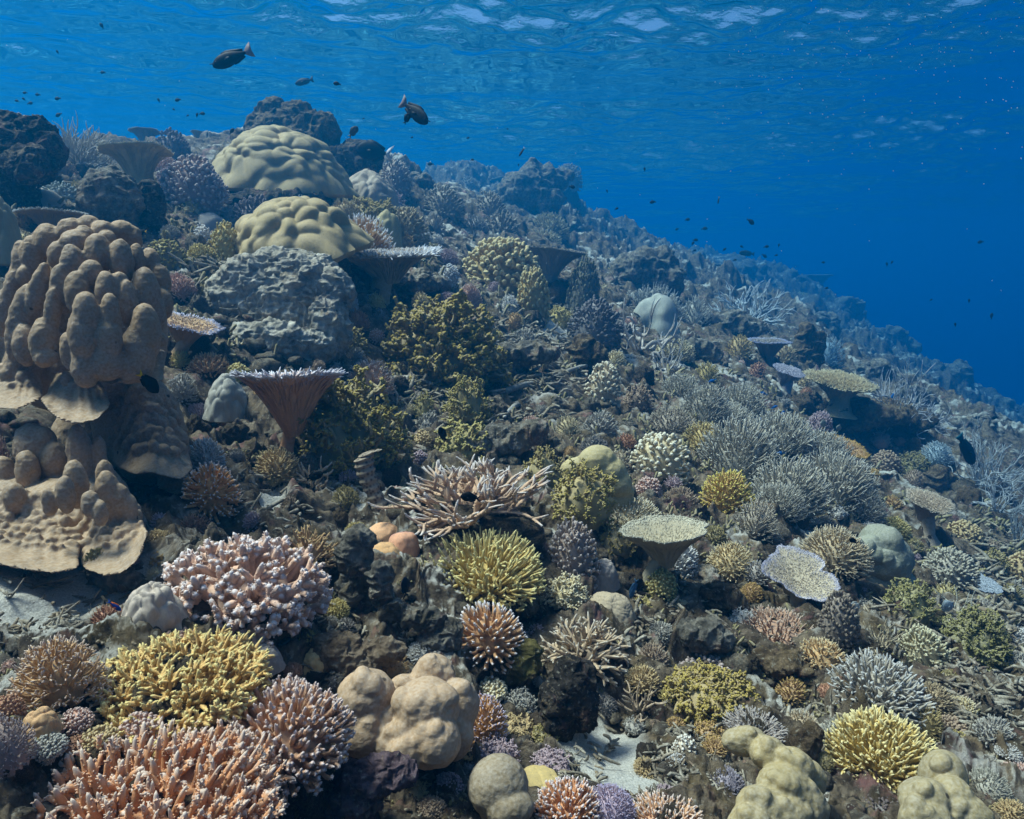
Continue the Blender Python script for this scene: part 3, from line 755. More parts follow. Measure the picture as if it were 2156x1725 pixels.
def sheet_at(sh, u, v):
    """flaring skirt: upper line, scalloped lower line, depth above and below, thickness px, edge recede m"""
    (x0, y0), (x1, y1) = _poly(sh[0], u), _poly(sh[1], u)
    rib = sh[6] if len(sh) > 6 else .006
    D = sh[2]+(sh[3]-sh[2])*v**1.8+sh[5]*np.abs(2*u-1)**2.5+rib*np.sin(u*34+np.sin(u*9)*2)*(1-v)*v*4-.010*np.exp(-((v-1)/.07)**2)
    return x0+(x1-x0)*v, y0+(y1-y0)*v, D
def blob(parts, label, name, cat, mat, voxel_px=3.0, smooth=14, fac=.5, npx=0., wl=40., grow=1.1, group=None, sheets=()):
    """parts: (px, py, rx px, ry px, depth m, depth-radius px, tilt in the picture plane)"""
    short, _, rest = label.partition('|'); label = (short.strip()+' '+rest.strip()).strip()
    el = []; o0 = at_depth(parts[0][0], parts[0][1], parts[0][4])
    for q in parts:
        D = q[4]; sc = D/F; c = at_depth(q[0], q[1], D)-o0
        rz = (q[5] if len(q) > 5 and q[5] else min(q[2], q[3]))*sc
        el.append((c, (q[2]*sc*grow, rz*grow, q[3]*sc*grow), (0, q[6] if len(q) > 6 else 0., 0)))
    u = parts[0][4]/F; ex = None
    if sheets:
        ex = MB()
        for sh in sheets:
            nu, nv = 60, 18; U, V = np.meshgrid(np.linspace(0, 1, nu), np.linspace(0, 1, nv), indexing='ij')
            X, Y, Dd = sheet_at(sh, U.ravel(), V.ravel())
            fr = at_depth_v(X, Y, Dd)-o0; th = sh[4]*(1.3-.55*V.ravel())*Dd/F; bk = at_depth_v(X, Y-3, Dd+th)-o0
            g = grid_quads(nu, nv); N = nu*nv; ix = np.arange(N).reshape(nu, nv)
            ring = np.concatenate([ix[:, 0], ix[-1, 1:], ix[::-1, -1][1:], ix[0, ::-1][1:-1]]); r2 = np.roll(ring, -1)
            ex.add(np.concatenate([fr, bk]), np.concatenate([g, g[:, ::-1]+N, np.stack([r2, ring, ring+N, r2+N], -1)]))
    me = blob_mesh(name, el, voxel_px*u, smooth, fac, npx*u, 1/(wl*u), ex)
    o = link(name, me, mat); o.location = o0
    tag(o, label, cat, group)
    xs = [q[0]-q[2] for q in parts]+[q[0]+q[2] for q in parts]; ys = [q[1]-q[3] for q in parts]+[q[1]+q[3] for q in parts]
    X0, X1, Y0, Y1 = min(xs), max(xs), min(ys), max(ys)
    LAND.append(((X0+X1)/2, (Y0+Y1)/2, X1-X0, Y1-Y0, short.strip(), parts[0][4])); USED.append(((X0+X1)/2, (Y0+Y1)/2, (X1-X0)*.9, (Y1-Y0)*.9))
    return o
# ================================================================== the colonies, one by one
PORI = lambda base, bump=.15: coral_mat(base, None, bump=bump, bscale=330, rough=.7, blot=.34, lumpy=True)
# ---- the great brown pillar of lobes at the edge of the sand
def pillar():
    rng = np.random.default_rng(5); P = []
    def on(tier, px, py, rx, ry, fwd=0., rd=None, tilt=0.):
        cx, cy, ex, ey, D0, ed = tier
        k = max(0., 1-((px-cx)/ex)**2-((py-cy)/ey)**2)
        P.append((px, py, rx, ry, D0-ed*math.sqrt(k)-fwd, rd, tilt))
    dz = UD = 1.93
    U = (175, 670, 195, 225, UD+.06, .30)
    P.append((180, 640, 120, 140, UD+.12, 150)); P.append((180, 770, 125, 95, UD+.1, 150)); P.append((100, 700, 95, 110, UD+.1, 110)); P.append((250, 690, 80, 150, UD+.12, 110)); P.append((30, 740, 70, 90, UD+.1, 80))
    for q in ((104,507,27,34),(150,487,26,26),(189,478,24,22),(217,490,22,24),(256,492,24,26),(160,516,30,30),(178,505,20,28),(126,540,22,30),(225,510,20,24),(280,505,18,26),
              (154,562,23,44),(208,535,25,38),(193,578,22,28),(256,552,22,46),(252,600,18,26),(289,545,14,30),(317,552,18,28),(338,592,20,34),(308,622,25,56),(345,640,18,30),(330,660,18,40),
              (52,582,14,20),(48,560,20,50),(70,540,22,40),(165,620,24,46),(130,610,20,50),(225,620,20,46),(270,640,18,48)):
        on(U, *q)
    for q in ((80,615,18,62,.02,None,.35),(45,680,24,80,.03,None,.3),(20,640,18,70,0,None,.3),(110,660,15,50,.02,None,.15),(95,722,28,50,.03,None,.12),(98,752,25,18,.05),
              (54,728,22,42,.05),(40,775,26,40,.05,None,.2),(184,664,25,46,.05),(176,705,28,52,.05),(150,740,20,40,.04),(234,660,17,40,.05),(230,712,23,40,.05),(225,760,30,40,.05),
              (308,700,27,56,.05),(292,745,30,58,.05),(336,715,12,15,.03),(270,770,24,36,.05),(180,770,26,46,.06)):
        on(U, *q)
    V = (300, 900, 125, 150, UD+.16, .2)
    P.append((285, 890, 75, 110, UD+.18, 60)); P.append((320, 950, 70, 70, UD+.16, 60)); P.append((245, 880, 45, 90, UD+.2, 45)); P.append((345, 900, 38, 100, UD+.2, 40, -.2))
    P.append((375, 1020, 30, 16, UD+.05, 26)); P.append((300,1000,120,60,UD+.3,60)); P.append((220,930,100,90,UD+.32,60))
    WD = 1.62
    W = (150, 1110, 175, 135, WD+.08, .24)
    P.append((145, 1095, 120, 85, WD+.06, 120)); P.append((120, 1020, 90, 66, WD+.14, 60)); P.append((190, 1055, 70, 75, WD+.12, 60)); P.append((40,1090,85,80,WD+.08,90)); P.append((230,1110,60,60,WD+.08,60))
    for q in ((70,944,34,50),(57,992,20,42,.05),(92,930,22,32),(115,972,25,40),(169,968,23,70,.02),(160,1020,22,50,.03),(211,966,13,46),(222,1010,16,40),(227,1042,22,50),(138,1042,18,40,.06),(104,1056,15,28,.06),(10,1010,24,48),(30,1050,20,32,.02),(255,1060,18,40),(272,1080,16,40),(190,1062,16,28,.05),(212,1082,13,26,.05)):
        on(W, *q)
    SH = [([(-20,770),(45,765),(88,772)], [(-45,842),(0,862),(45,861),(90,838)], UD-.17, UD-.28, 30, .05),
          ([(120,790),(160,780),(205,782)], [(86,845),(115,880),(158,893),(205,886),(234,852)], UD-.2, UD-.32, 30, .06),
          ([(200,735),(262,735)], [(198,800),(235,813),(272,798)], UD-.16, UD-.24, 26, .03),
          ([(298,735),(348,740)], [(283,805),(312,816),(344,803)], UD-.08, UD-.15, 26, .03),
          ([(235,820),(300,805),(350,825)], [(238,975),(262,992),(290,1001),(318,993),(345,1003),(385,1012),(408,985)], UD+.02, UD-.12, 44, .12),
          ([(335,960),(390,955)], [(330,1028),(372,1044),(402,1022)], UD+.06, UD+.0, 30, .04),
          ([(-70,1035),(60,1040),(175,1050)], [(-70,1178),(0,1190),(60,1201),(120,1207),(168,1196)], WD-.05, WD-.3, 46, .03),
          ([(150,1040),(230,1045),(278,1065)], [(170,1194),(215,1213),(255,1209),(292,1180),(312,1118)], WD-.06, WD-.27, 40, .07)]
    def knob(sh, u, v, rx, ry):
        X, Y, D = sheet_at(sh, np.array([u]), np.array([v])); P.append((float(X[0]), float(Y[0]), rx, ry, float(D[0])-.002, min(rx, ry)))
    for j in range(7):
        for i in range(13):
            u = (i+.5*(j % 2)+rng.uniform(-.2, .2))/12.5; v = .05+j*.105+rng.uniform(-.02, .02)
            if u < 1: q = 1-.5*v; knob(SH[6], u, v, rng.uniform(9, 15)*q, rng.uniform(13, 22)*q)
        for i in range(9):
            u = (i+.5*(j % 2)+rng.uniform(-.2, .2))/8.6; v = .05+j*.1+rng.uniform(-.02, .02)
            if u < 1: q = 1-.5*v; knob(SH[7], u, v, rng.uniform(9, 14)*q, rng.uniform(13, 22)*q)
        for i in range(9):
            u = (i+.5*(j % 2)+rng.uniform(-.15, .15))/8.6; v = .08+j*.105+rng.uniform(-.02, .02)
            if u < 1: knob(SH[4], u, v, rng.uniform(9, 13), rng.uniform(12, 18))
    for u, v, rx, ry in ((.3,.25,12,16),(.6,.3,12,14),(.75,.5,9,12),(.45,.5,8,10)): knob(SH[0], u, v, rx, ry); knob(SH[1], u, v*.6, rx, ry)
    return blob(P, 'huge brown lobed pillar coral|in flaring tiers above the white sand', 'lobed_coral', 'lobed coral', PORI('#6c5432', .2), 2.3, 8, .5, npx=2.2, wl=24, grow=1.07, sheets=SH)
pillar()

# ---- front row of big bushes
B = colony
B('spiky', 272, 1732, 620, 310, '#a8743c', '#d2bcac', 'broad orange finger bush|with pale knobbly tips in the front corner', v=101, n=440, L=.52, fr=.035, nub=26, fork=1, H=.55, up=.6, taper=.62, k=7, t0=.8, thmax=1.62, irr=.1, spin=.4, dr=1.0, jit=.06, nsz=.8, npale=.93)
B('spiky', 592, 1525, 300, 205, '#a37c60', '#cfbcb6', 'pinkish spiky bush|touching the yellow bush, lilac tips', v=102, n=330, L=.42, fr=.04, nub=18, fork=1, H=.6, up=.35, taper=.62, k=7, t0=.72, spin=1., irr=.05, jit=.05, nsz=.6, dr=.925)
B('bush', 352, 1425, 395, 190, '#ad8c3c', '#dcc888', 'bright yellow branching bush|between the brown and the pinkish bushes', v=103, n=190, L=.62, fr=.034, fork=5, nub=22, H=.5, up=.55, taper=.6, k=6, t0=.82, knob=.2, irr=.12, dr=.96, spin=0, jit=.08, nsz=.7)
B('bush', 515, 1210, 345, 205, '#b59684', '#dccfcc', 'big pink lavender cauliflower bush|below the small orange ball', v=104, n=110, L=.55, fr=.05, fork=5, H=.6, up=.35, taper=.8, knob=.12, club=0., nub=44, k=8, t0=.84, irr=.1, spin=2, nsz=.5, jit=.08, npale=.9)
B('bush', 130, 1415, 185, 175, '#a5845f', '#d2beb0', 'brown thorny bush|beside the bright yellow bush', v=105, n=200, L=.6, fr=.034, fork=3, nub=14, H=.75, up=.4, taper=.5, k=6, spin=1, nsz=.6)
B('fine', 10, 1560, 120, 110, '#7d6a62', '#b3a6a6', 'grey brown twiggy bush|cut by the frame near the thorny brown bush', v=106, n=260, H=.8, fr=.03)
B('bush', 445, 1030, 122, 100, '#c08c58', '#e8dad0', 'small orange ball of fingers|on a short stalk below the lobed pillar', v=107, n=150, L=.6, fr=.05, nub=6, fork=1, H=.75, thmax=2.0, up=.1, taper=.6, lift=14, k=7, t0=.78, wid=.4, pm=ROCKB, jit=.05)
B('stag', 660, 1018, 78, 66, '#b39c80', '#d8cfc4', 'small cream antler coral|on a rock stub with a black fish', v=108, trunks=11, depth=2, H=.9, r=.075, seg=.62, k=6, nub=4, lift=14, pm=ROCKD, wid=.5)
B('stag', 1000, 1040, 365, 165, '#9c8068', '#d2c8c2', 'big pinkish tan staghorn thicket|standing over the olive yellow dome', v=109, trunks=34, depth=3, H=.95, r=.038, seg=.4, k=8, wig=.3, up=.9, spread=1.0, nub=9, t0=.55, child=3, spin=.7)
B('spiky', 1016, 1182, 272, 140, '#a38d4a', '#d6c98e', 'olive yellow spiky dome|just under the pinkish tan staghorn', v=110, n=360, L=.5, fr=.032, nub=6, fork=1, H=.55, up=.3, taper=.5, k=6, t0=.62, jit=.07)
B('bush', 1030, 1330, 166, 128, '#9a7148', '#e3dcdc', 'brown ball with white fingertips|above the pale boulder coral', v=111, n=210, L=.5, fr=.05, nub=5, fork=0, H=.72, thmax=1.95, up=.15, taper=.62, k=7, t0=.72, lift=6, jit=.05, irr=.04)
B('bush', 1232, 1352, 190, 130, '#96826a', '#cfc4b4', 'pale tan long fingered coral|on a dark rock right of the white tipped ball', v=112, n=74, L=.85, fr=.042, fork=2, taper=.55, up=.15, jit=.2, irr=.16, thmax=1.8, k=8, nub=4, t0=.8, pm=ROCKD, wid=.45, name='finger_coral', cat='finger coral')
B('stag', 1345, 1482, 95, 76, '#8f7c66', '#b9ab98', 'small tan antler coral|on the rubble below the pale tan long fingered coral', v=113, trunks=11, depth=2, H=.7, r=.055, seg=.6, k=6, nub=3)
B('fine', 820, 1395, 84, 76, '#a1835a', '#cdb690', 'small tan fuzzy tuft|behind the pale boulder coral', v=114, n=170, fork=3, H=.8, fr=.035)
B('bush', 1018, 1514, 110, 105, '#a67c50', '#cfc4d8', 'orange bush with lilac tips|tucked beside the pale boulder coral', v=115, n=210, L=.5, fr=.048, nub=5, fork=1, H=.75, k=6, t0=.7)
B('bush', 1195, 1688, 145, 110, '#a87440', '#dcd0d0', 'rusty orange finger bush|at the bottom next to the lilac one', v=116, n=190, L=.55, fr=.055, nub=7, fork=1, H=.7, k=7, t0=.74)
B('fine', 1285, 1695, 110, 90, '#8d7a88', '#b9b2d2', 'lilac fuzzy bush|between two orange bushes at the bottom', v=117, n=300, H=.7, fr=.03, nub=3)
B('bush', 1405, 1722, 150, 80, '#b08a6c', '#d9c8c0', 'salmon pink bush|at the bottom edge by the rubble', v=118, n=210, L=.5, fr=.045, nub=5, fork=1, H=.55)
B('spiky', 1856, 1580, 232, 170, '#ab9452', '#dfd09c', 'large golden yellow dome|of crowded fingers above the folded boulder', v=119, n=420, L=.52, fr=.034, nub=7, fork=1, H=.62, up=.35, taper=.6, k=6, t0=.72, lift=10, jit=.06)
B('thick', 1850, 1432, 195, 125, '#7f786c', '#c2c0bc', 'grey staghorn dome|behind the large golden yellow dome', v=120, n=260, L=.55, fr=.04, nub=3, k=6)
B('spiky', 1660, 1335, 190, 85, '#84624a', '#bfae9e', 'reddish brown spiky table|overhanging a black hollow', v=121, n=340, L=.3, fr=.026, H=.42, up=.45, nub=2, tilt=(.25, .2))
B('spiky', 1728, 1378, 112, 84, '#94764c', '#d0c09c', 'tan spiky bush|growing off the reddish brown table', v=122, n=180, L=.42, fr=.04, H=.55, nub=3, tilt=(.2, .25))
B('poc', 1940, 1362, 106, 94, '#8d8468', '#c2bc9e', 'pale grey green ball of knobs|near the grey staghorn dome', v=123, n=190, L=.45, fr=.045, H=.8, club=.1)
B('frill', 1498, 1455, 172, 105, '#7c6a2c', '#a8934a', 'mustard frilly bush|below the purple brown knobs', v=124)
B('poc', 1480, 1398, 120, 62, '#7c675e', '#b7a7a0', 'purple brown knobby bush|above the mustard frilly bush', v=125, n=200, L=.3)
B('spiky', 1590, 1528, 130, 66, '#8b8078', '#bdb6b2', 'greyish fuzzy bush|above the folded boulder', v=126, n=300, L=.4, fr=.026)
B('bush', 1686, 1520, 78, 62, '#8c7b62', '#c3b8a2', 'beige finger bush|next to the greyish fuzzy bush', v=127, n=130)
B('fine', 1525, 1643, 84, 64, '#726a74', '#a9a5b6', 'small lilac grey tuft|left of the folded boulder', v=128, n=220, nub=2)
B('poc', 1440, 1570, 52, 52, '#aaa092', '#e0dcd2', 'tiny white knobby coral|on the pale rubble', v=129, n=70, fr=.075, L=.45)
B('spiky', 1540, 1172, 106, 70, '#9a8660', '#d5c8a6', 'cream spiky cushion|left of the lavender rimmed bowl', v=130, n=240, L=.36, fr=.034, H=.5)
B('spiky', 1755, 1150, 148, 94, '#8d7c60', '#cbbfa8', 'beige spiky dome|above the lavender rimmed bowl', v=131, n=330, L=.42, fr=.028, H=.55)
B('bush', 1590, 1200, 66, 50, '#7d766f', '#b9b9bc', 'grey branching tuft|squeezed against the lavender rimmed bowl', v=132, n=110)
B('poc', 1390, 952, 126, 98, '#a3967a', '#ded6c0', 'cream knobby bush|above the cream spiky table', v=133, n=190, L=.34, fr=.05, H=.7)
B('spiky', 1322, 1072, 142, 72, '#9a8d72', '#d8d0bc', 'cream spiky table|left of the grey cream bowl', v=134, n=330, L=.3, fr=.03, H=.42, knob=.2)
B('spiky', 1530, 1032, 116, 98, '#a78c2c', '#dcca6c', 'lemon yellow spiky ball|below the grey staghorn bank', v=135, n=240, L=.55, fr=.05, H=.75, nub=4, up=.3)
B('thick', 1590, 1086, 98, 80, '#83796a', '#c0b8aa', 'beige grey staghorn tuft|under the lemon yellow ball', v=136, n=150, L=.6, fr=.036)
B('poc', 1270, 806, 82, 74, '#9d907a', '#d6ccb4', 'round cream ball of knobs|on a stub above dark rocks', v=137, n=150, L=.4, fr=.06, H=.95, thmax=2.2, lift=10, wid=.45, pm=ROCKD)
B('spiky', 778, 786, 104, 70, '#a17f68', '#d2c2bc', 'pinkish spiky hedgehog bush|right of the brown funnel', v=138, n=190, L=.45, fr=.04, H=.75, nub=3, up=.35)
B('poc', 883, 767, 54, 36, '#a39a92', '#dcd8d4', 'tiny white knob cluster|below the large olive bush', v=139, n=60, fr=.085, L=.45)
B('frill', 925, 712, 250, 158, '#6e5f26', '#9c8840', 'large olive bush|in the middle of the slope', v=140, n=330, ends=8)
B('frill', 740, 888, 208, 160, '#6f6228', '#a08e44', 'olive shrub|right of the brown funnel stem', v=141, n=190, L=.4, fr=.036, irr=.3)
B('frill', 985, 838, 92, 86, '#776a30', '#a59550', 'upright olive clump|on the rubble below the large olive bush', v=142, n=110, L=.4, fr=.045)
B('frill', 895, 850, 46, 48, '#7d7138', '#a89a58', 'little olive tuft|between two olive clumps', v=143, n=60, L=.4, fr=.06, ends=5)
B('frill', 975, 925, 120, 70, '#857842', '#ada060', 'pale olive crusty patch|under the upright olive clump', v=144, n=110, L=.3, fr=.05, H=.4)
B('frill', 1140, 985, 92, 84, '#77693a', '#a6955a', 'olive knot bush|behind the pinkish tan staghorn', v=145, n=120)
B('frill', 1228, 1030, 136, 110, '#7a6b30', '#ab9a52', 'olive yellow shrub|in front of the cream cushion', v=146, n=150)
B('frill', 1300, 1130, 90, 60, '#6c5e28', '#988640', 'mustard tuft|under the cream spiky table', v=147, n=90)
B('bush', 1302, 966, 50, 48, '#9a8c74', '#d3c9b2', 'small cream bush|beside the cream cushion', v=148, n=90)
B('bush', 1195, 895, 60, 52, '#978a6c', '#c9bd9c', 'small straw coloured bush|on the rubble above the log', v=149, n=110)
B('poc', 1205, 1150, 116, 125, '#7d6c62', '#b6a8a0', 'grey mauve knobby bush|right of the olive yellow dome', v=150, n=230, L=.36, fr=.042, H=.95)
B('bush', 650, 1150, 115, 92, '#8a6b45', '#b99b6c', 'brown stubby antler bush|above the big pink bush', v=151, n=90, L=.6, fr=.05, fork=2, H=.6, irr=.3)
B('lobed', 325, 1276, 112, 108, '#8d8074', None, 'grey knobbly mound|leaning on the big pink bush', v=152, nl=70, amp=.14, H=.75, res=(70, 110), elong=.2, mat=PORI('#94877a'))
B('lobed', 1378, 655, 92, 64, '#7f8078', None, 'smooth grey boulder coral|in front of the spiky grey bush', v=154, nl=9, amp=.12, H=.6, res=(50, 80), mat=PORI('#86867c'))
B('lobed', 848, 1140, 66, 48, '#b07f62', '#8a5a6a', 'pink orange mushroom coral|ribbed disc beside the mustard sponge', v=155, nl=3, amp=.05, H=.5, res=(40, 90), name='mushroom_coral', cat='mushroom coral', ped=False, tilt=(.3, .1))
B('lobed', 802, 1116, 58, 28, '#b58a68', None, 'flat orange mushroom coral|leaning behind the pink orange one', v=156, nl=3, amp=.05, H=.4, res=(40, 90), name='mushroom_coral', cat='mushroom coral', ped=False, tilt=(.35, -.2))
B('lobed', 805, 1168, 84, 52, '#a37a2c', None, 'mustard orange sponge crust|under the mushroom corals', v=157, nl=60, amp=.08, H=.5, res=(50, 90), elong=0., name='encrusting_sponge', cat='sponge')
B('lobed', 1135, 1648, 90, 52, '#96803c', None, 'mustard crust|beside the rusty orange bush', v=158, nl=60, amp=.15, H=.4, res=(50, 90), name='encrusting_sponge', cat='sponge')
B('lobed', 88, 1520, 66, 56, '#96713a', None, 'ochre crust|under the thorny brown bush', v=159, nl=60, amp=.15, H=.55, res=(50, 90), name='encrusting_sponge', cat='sponge')
B('lobed', 665, 1385, 66, 44, '#8f7538', None, 'ochre crust on the pitted rock|behind the pinkish spiky bush', v=160, nl=60, amp=.15, H=.5, res=(50, 90), name='encrusting_sponge', cat='sponge')
B('lobed', 560, 1383, 66, 58, '#6f655e', None, 'small grey brain coral|between yellow and pinkish bushes', v=161, nl=240, amp=.04, H=.8, res=(60, 100), name='brain_coral', cat='brain coral')
B('lobed', 415, 1560, 70, 60, '#7c6152', None, 'brown honeycomb coral|peeping out between the orange and pinkish bushes', v=162, nl=200, amp=.06, H=.6, res=(60, 100), name='brain_coral', cat='brain coral')
B('lobed', 1283, 1275, 96, 60, '#7e6f58', None, 'pitted tan honeycomb coral|in the dark hollow', v=163, nl=220, amp=.06, H=.6, res=(70, 120), name='brain_coral', cat='brain coral')
B('lobed', 1268, 1205, 66, 60, '#675d56', None, 'grey honeycomb coral|below the grey mauve knobby bush', v=164, nl=170, amp=.07, H=.8, res=(60, 100), name='brain_coral', cat='brain coral')
B('poc', 355, 1350, 130, 60, '#8f6d58', '#ad8d7a', 'brown bubbly crust|behind the bright yellow bush', v=165, n=120, L=.3, fr=.075, H=.5, club=.1)

# ---- pale boulder coral, smooth brown knob, folded boulders (each one skin)
def heads(lst, D, label, base, dd=.0, **kw):
    ymax = max(q[1]+q[3]*.6 for q in lst); xm = sum(q[0] for q in lst)/len(lst)
    D = depth_of(hit(xm, min(ymax, PH+100))[0])*.97
    rg = np.random.default_rng(len(lst)+int(lst[0][0])); L = [(q[0], q[1], q[2], q[3], D+(q[4] if len(q) > 4 else 0)) for q in lst]
    for q in list(L):
        for k in range(kw.get('sub', 7)):
            a = rg.uniform(-.6, 3.7); f = rg.uniform(.25, .85); rr = rg.uniform(.3, .5)*min(q[2], q[3])
            L.append((q[0]+math.cos(a)*f*q[2], q[1]-math.sin(a)*f*q[3], rr, rr*rg.uniform(.8, 1.2), q[4]-math.sqrt(1-f*f)*.9*min(q[2], q[3])*q[4]/F+rr*.62*q[4]/F))
    kw.pop('sub', 0)
    return blob(L, label, 'boulder_coral', 'boulder coral', PORI(base, .18), kw.pop('voxel', 2.4), kw.pop('smooth', 14), npx=kw.pop('npx', 2.5), wl=40., grow=1.14, **kw)
heads([(850,1530,90,60,.05),(772,1468,55,50),(912,1424,40,40,.08),(852,1455,34,30,.06),(898,1492,60,56,-.02),(964,1484,40,48,.05),(952,1545,40,50,.03),(768,1545,48,42,-.02),(828,1562,40,36,-.03),(862,1535,34,34,-.04),(918,1560,46,48,-.05),(858,1582,40,32,-.06),(820,1510,22,22,-.02),(735,1500,30,40,.0),(905,1585,34,30,-.05),(790,1580,36,24,-.03)], 1.2, 'pale pinkish boulder coral|of swollen smooth heads', '#836a50')
heads([(1049,1655,56,54),(1072,1700,46,34,-.03),(1052,1690,42,40,.0)], 1.1, 'smooth brown bottle shaped coral|standing alone at the bottom', '#5d4d32', smooth=16, sub=0)
heads([(1568,1560,42,26,.05),(1618,1587,34,30,.02),(1665,1617,42,36),(1651,1660,50,42,-.03),(1690,1700,42,50,-.03),(1605,1705,48,42,-.06),(1705,1645,28,40,.02),(1650,1715,50,40,-.06),(1590,1740,50,40,-.08)], 1.32, 'folded khaki boulder coral|in a chain left of the golden dome', '#6f6038')
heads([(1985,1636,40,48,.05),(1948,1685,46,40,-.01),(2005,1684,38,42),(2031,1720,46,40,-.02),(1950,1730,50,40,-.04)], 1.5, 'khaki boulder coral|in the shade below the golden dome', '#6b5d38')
heads([(1852,1180,52,52,.05),(1850,1145,36,36,.08),(1835,1160,28,30),(1870,1150,26,36),(1890,1175,26,34,.02),(1828,1190,26,26),(1860,1190,28,30,-.03),(1885,1205,24,24),(1848,1215,60,22,.0),(1850,1228,68,18,-.02),(1815,1215,30,16,.0),(1895,1225,30,20,.02)]+[(1806+(k*37)%92, 1148+(k*23)%58, 11+k%4, 15+k%5, -.055-.02*math.cos(k)) for k in range(22)], 2.62, 'grey green lobed boulder|with a flared rim over a hollow', '#5b5d4c', voxel=1.8, smooth=5)

heads([(1258,972,36,30),(1225,990,42,24,.02),(1200,1000,30,16,.03),(1282,995,32,30,.0),(1300,1020,28,28,.0),(1262,1015,40,30,.03),(1318,1036,16,14,.0),(1290,1050,40,30,.03)], 2.5, 'smooth cream yellow cushion|behind the olive yellow shrub', '#8a7c54', sub=0, smooth=16)
# ---- bowls, tables and funnels
table(612, 790, 196, 30, 588, 945, '#a5744c', '#dcdce6', 'tall brown funnel coral|with a frosted white rim', cup=.5, name='funnel_coral', stem_r=.13, n=600, rimL=.22, fr=.022, riblets=170, tilt=(-.08, -.02), v=3, t0=.42, dr=.96, rim=200)
table(287, 318, 137, 36, 268, 405, '#a8966f', '#c4b798', 'tan goblet coral|on a rocky knoll against the water', cup=.12, name='funnel_coral', stem_r=.2, n=500, rimL=.05, fr=.018, riblets=60, tilt=(-.04, -.05), v=4, dr=.98)
table(105, 448, 124, 22, 100, 500, '#8a6f42', '#cfd0cc', 'tan fan table|with a white edge above the lobed pillar', cup=.15, name='table_coral', n=300, rimL=.12, fr=.02, riblets=150, v=5, stem_r=.2, dr=.97)
table(395, 680, 128, 30, 345, 742, '#8a6a3e', '#cdd2ec', 'white edged table|jutting out behind the lobed pillar', cup=.1, n=300, rimL=.16, fr=.024, riblets=120, tilt=(.1, .3), v=6, stem_r=.2, dr=.97)
table(815, 537, 210, 30, 786, 606, '#8f7854', '#f4f6fb', 'thin white frosted table|under the tan and white bush', n=900, rimL=.2, fl=.12, fr=.018, riblets=110, tilt=(.1, -.04), v=7, stem_r=.2, t0=.5, dr=.97)
table(1166, 528, 142, 30, 1150, 590, '#6f665c', '#8f887c', 'grey wine glass table|right of the golden cauliflower', n=350, rimL=.05, fr=.016, riblets=60, tilt=(.02, .12), v=8, stem_r=.22, dr=.98)
table(1395, 1112, 166, 56, 1338, 1205, '#80765f', '#c3bfae', 'grey cream bowl coral|on a slanting stalk', cup=.6, name='funnel_coral', n=900, rimL=.07, fr=.014, riblets=40, tilt=(-.02, -.12), v=9, stem_r=.16, t0=.45, dr=.97)
table(1682, 1205, 150, 92, 1682, 1270, '#8b7f6a', '#b7b9d6', 'lavender rimmed bowl coral|notched on one side', cup=.25, n=1200, rimL=.06, fr=.013, notch=.3, riblets=30, tilt=(.34, .1), v=10, stem_r=.2, t0=.55, dr=.96, fl=.06)
table(1775, 803, 142, 48, 1765, 850, '#8f7c58', '#cabb9a', 'straw coloured table|roofing a black cave', n=700, rimL=.1, fr=.02, fl=.1, riblets=30, tilt=(.22, .1), v=11, stem_r=.25, dr=.95)
table(1620, 718, 84, 16, 1618, 765, '#54483c', '#a9aed0', 'small dark table with lavender edge|beside the ochre bush', n=250, rimL=.12, fr=.024, riblets=90, tilt=(.08, .02), v=12, stem_r=.25, dr=.97)
table(1662, 780, 66, 30, 1650, 820, '#77727c', '#a6a4b4', 'small lilac grey shelf|under the dark table', n=350, rimL=.08, fr=.022, tilt=(.3, .25), v=13, stem_r=.3, dr=.97)
table(1775, 938, 92, 56, 1770, 985, '#8d6c22', '#b8963c', 'mustard orange table|in the mouth of the black cave', n=450, rimL=.1, fr=.022, fl=.12, tilt=(.3, .15), v=14, stem_r=.3, dr=.95)
table(1958, 1055, 96, 54, 1955, 1110, '#837360', '#beb3a2', 'beige table|under the thin branched thicket', n=600, rimL=.1, fr=.02, fl=.1, tilt=(.28, .12), v=15, stem_r=.25, dr=.96)
table(2070, 1228, 66, 40, 2066, 1262, '#767d84', '#aab4c2', 'small blue grey table|near the edge of the slope', n=400, rimL=.08, fr=.02, tilt=(.3, .1), v=16, stem_r=.3, dr=.97)
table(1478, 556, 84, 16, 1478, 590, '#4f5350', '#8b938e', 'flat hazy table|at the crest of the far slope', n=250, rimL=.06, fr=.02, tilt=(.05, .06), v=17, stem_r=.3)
table(413, 277, 24, 10, 413, 300, '#84847c', '#aaaaaa', 'tiny pale goblet|on the crest against the water', n=80, rimL=.06, fr=.03, riblets=20, v=18, stem_r=.3, name='funnel_coral')
table(560, 385, 84, 30, 556, 415, '#8a7b72', '#cbbfc0', 'small pinkish table|under the golden lobed dome', n=300, rimL=.16, fr=.03, fl=.14, tilt=(.1, -.1), v=19, stem_r=.3, dr=.95)
table(1065, 378, 66, 26, 1065, 400, '#6d6a62', '#9a948a', 'mauve grey table|on the hazy mound', n=250, rimL=.05, fr=.03, fl=.06, v=20, stem_r=.4)
table(305, 276, 60, 14, 305, 300, '#6f6e6a', '#95948e', 'flat grey table|on the crest behind the tan goblet', n=200, rimL=.06, fr=.03, v=21, stem_r=.4)
table(1720, 580, 60, 10, 1720, 605, '#4a4f50', '#7f8a8a', 'faint flat table|low on the far hazy slope', n=120, rimL=.05, fr=.03, v=22, stem_r=.4)

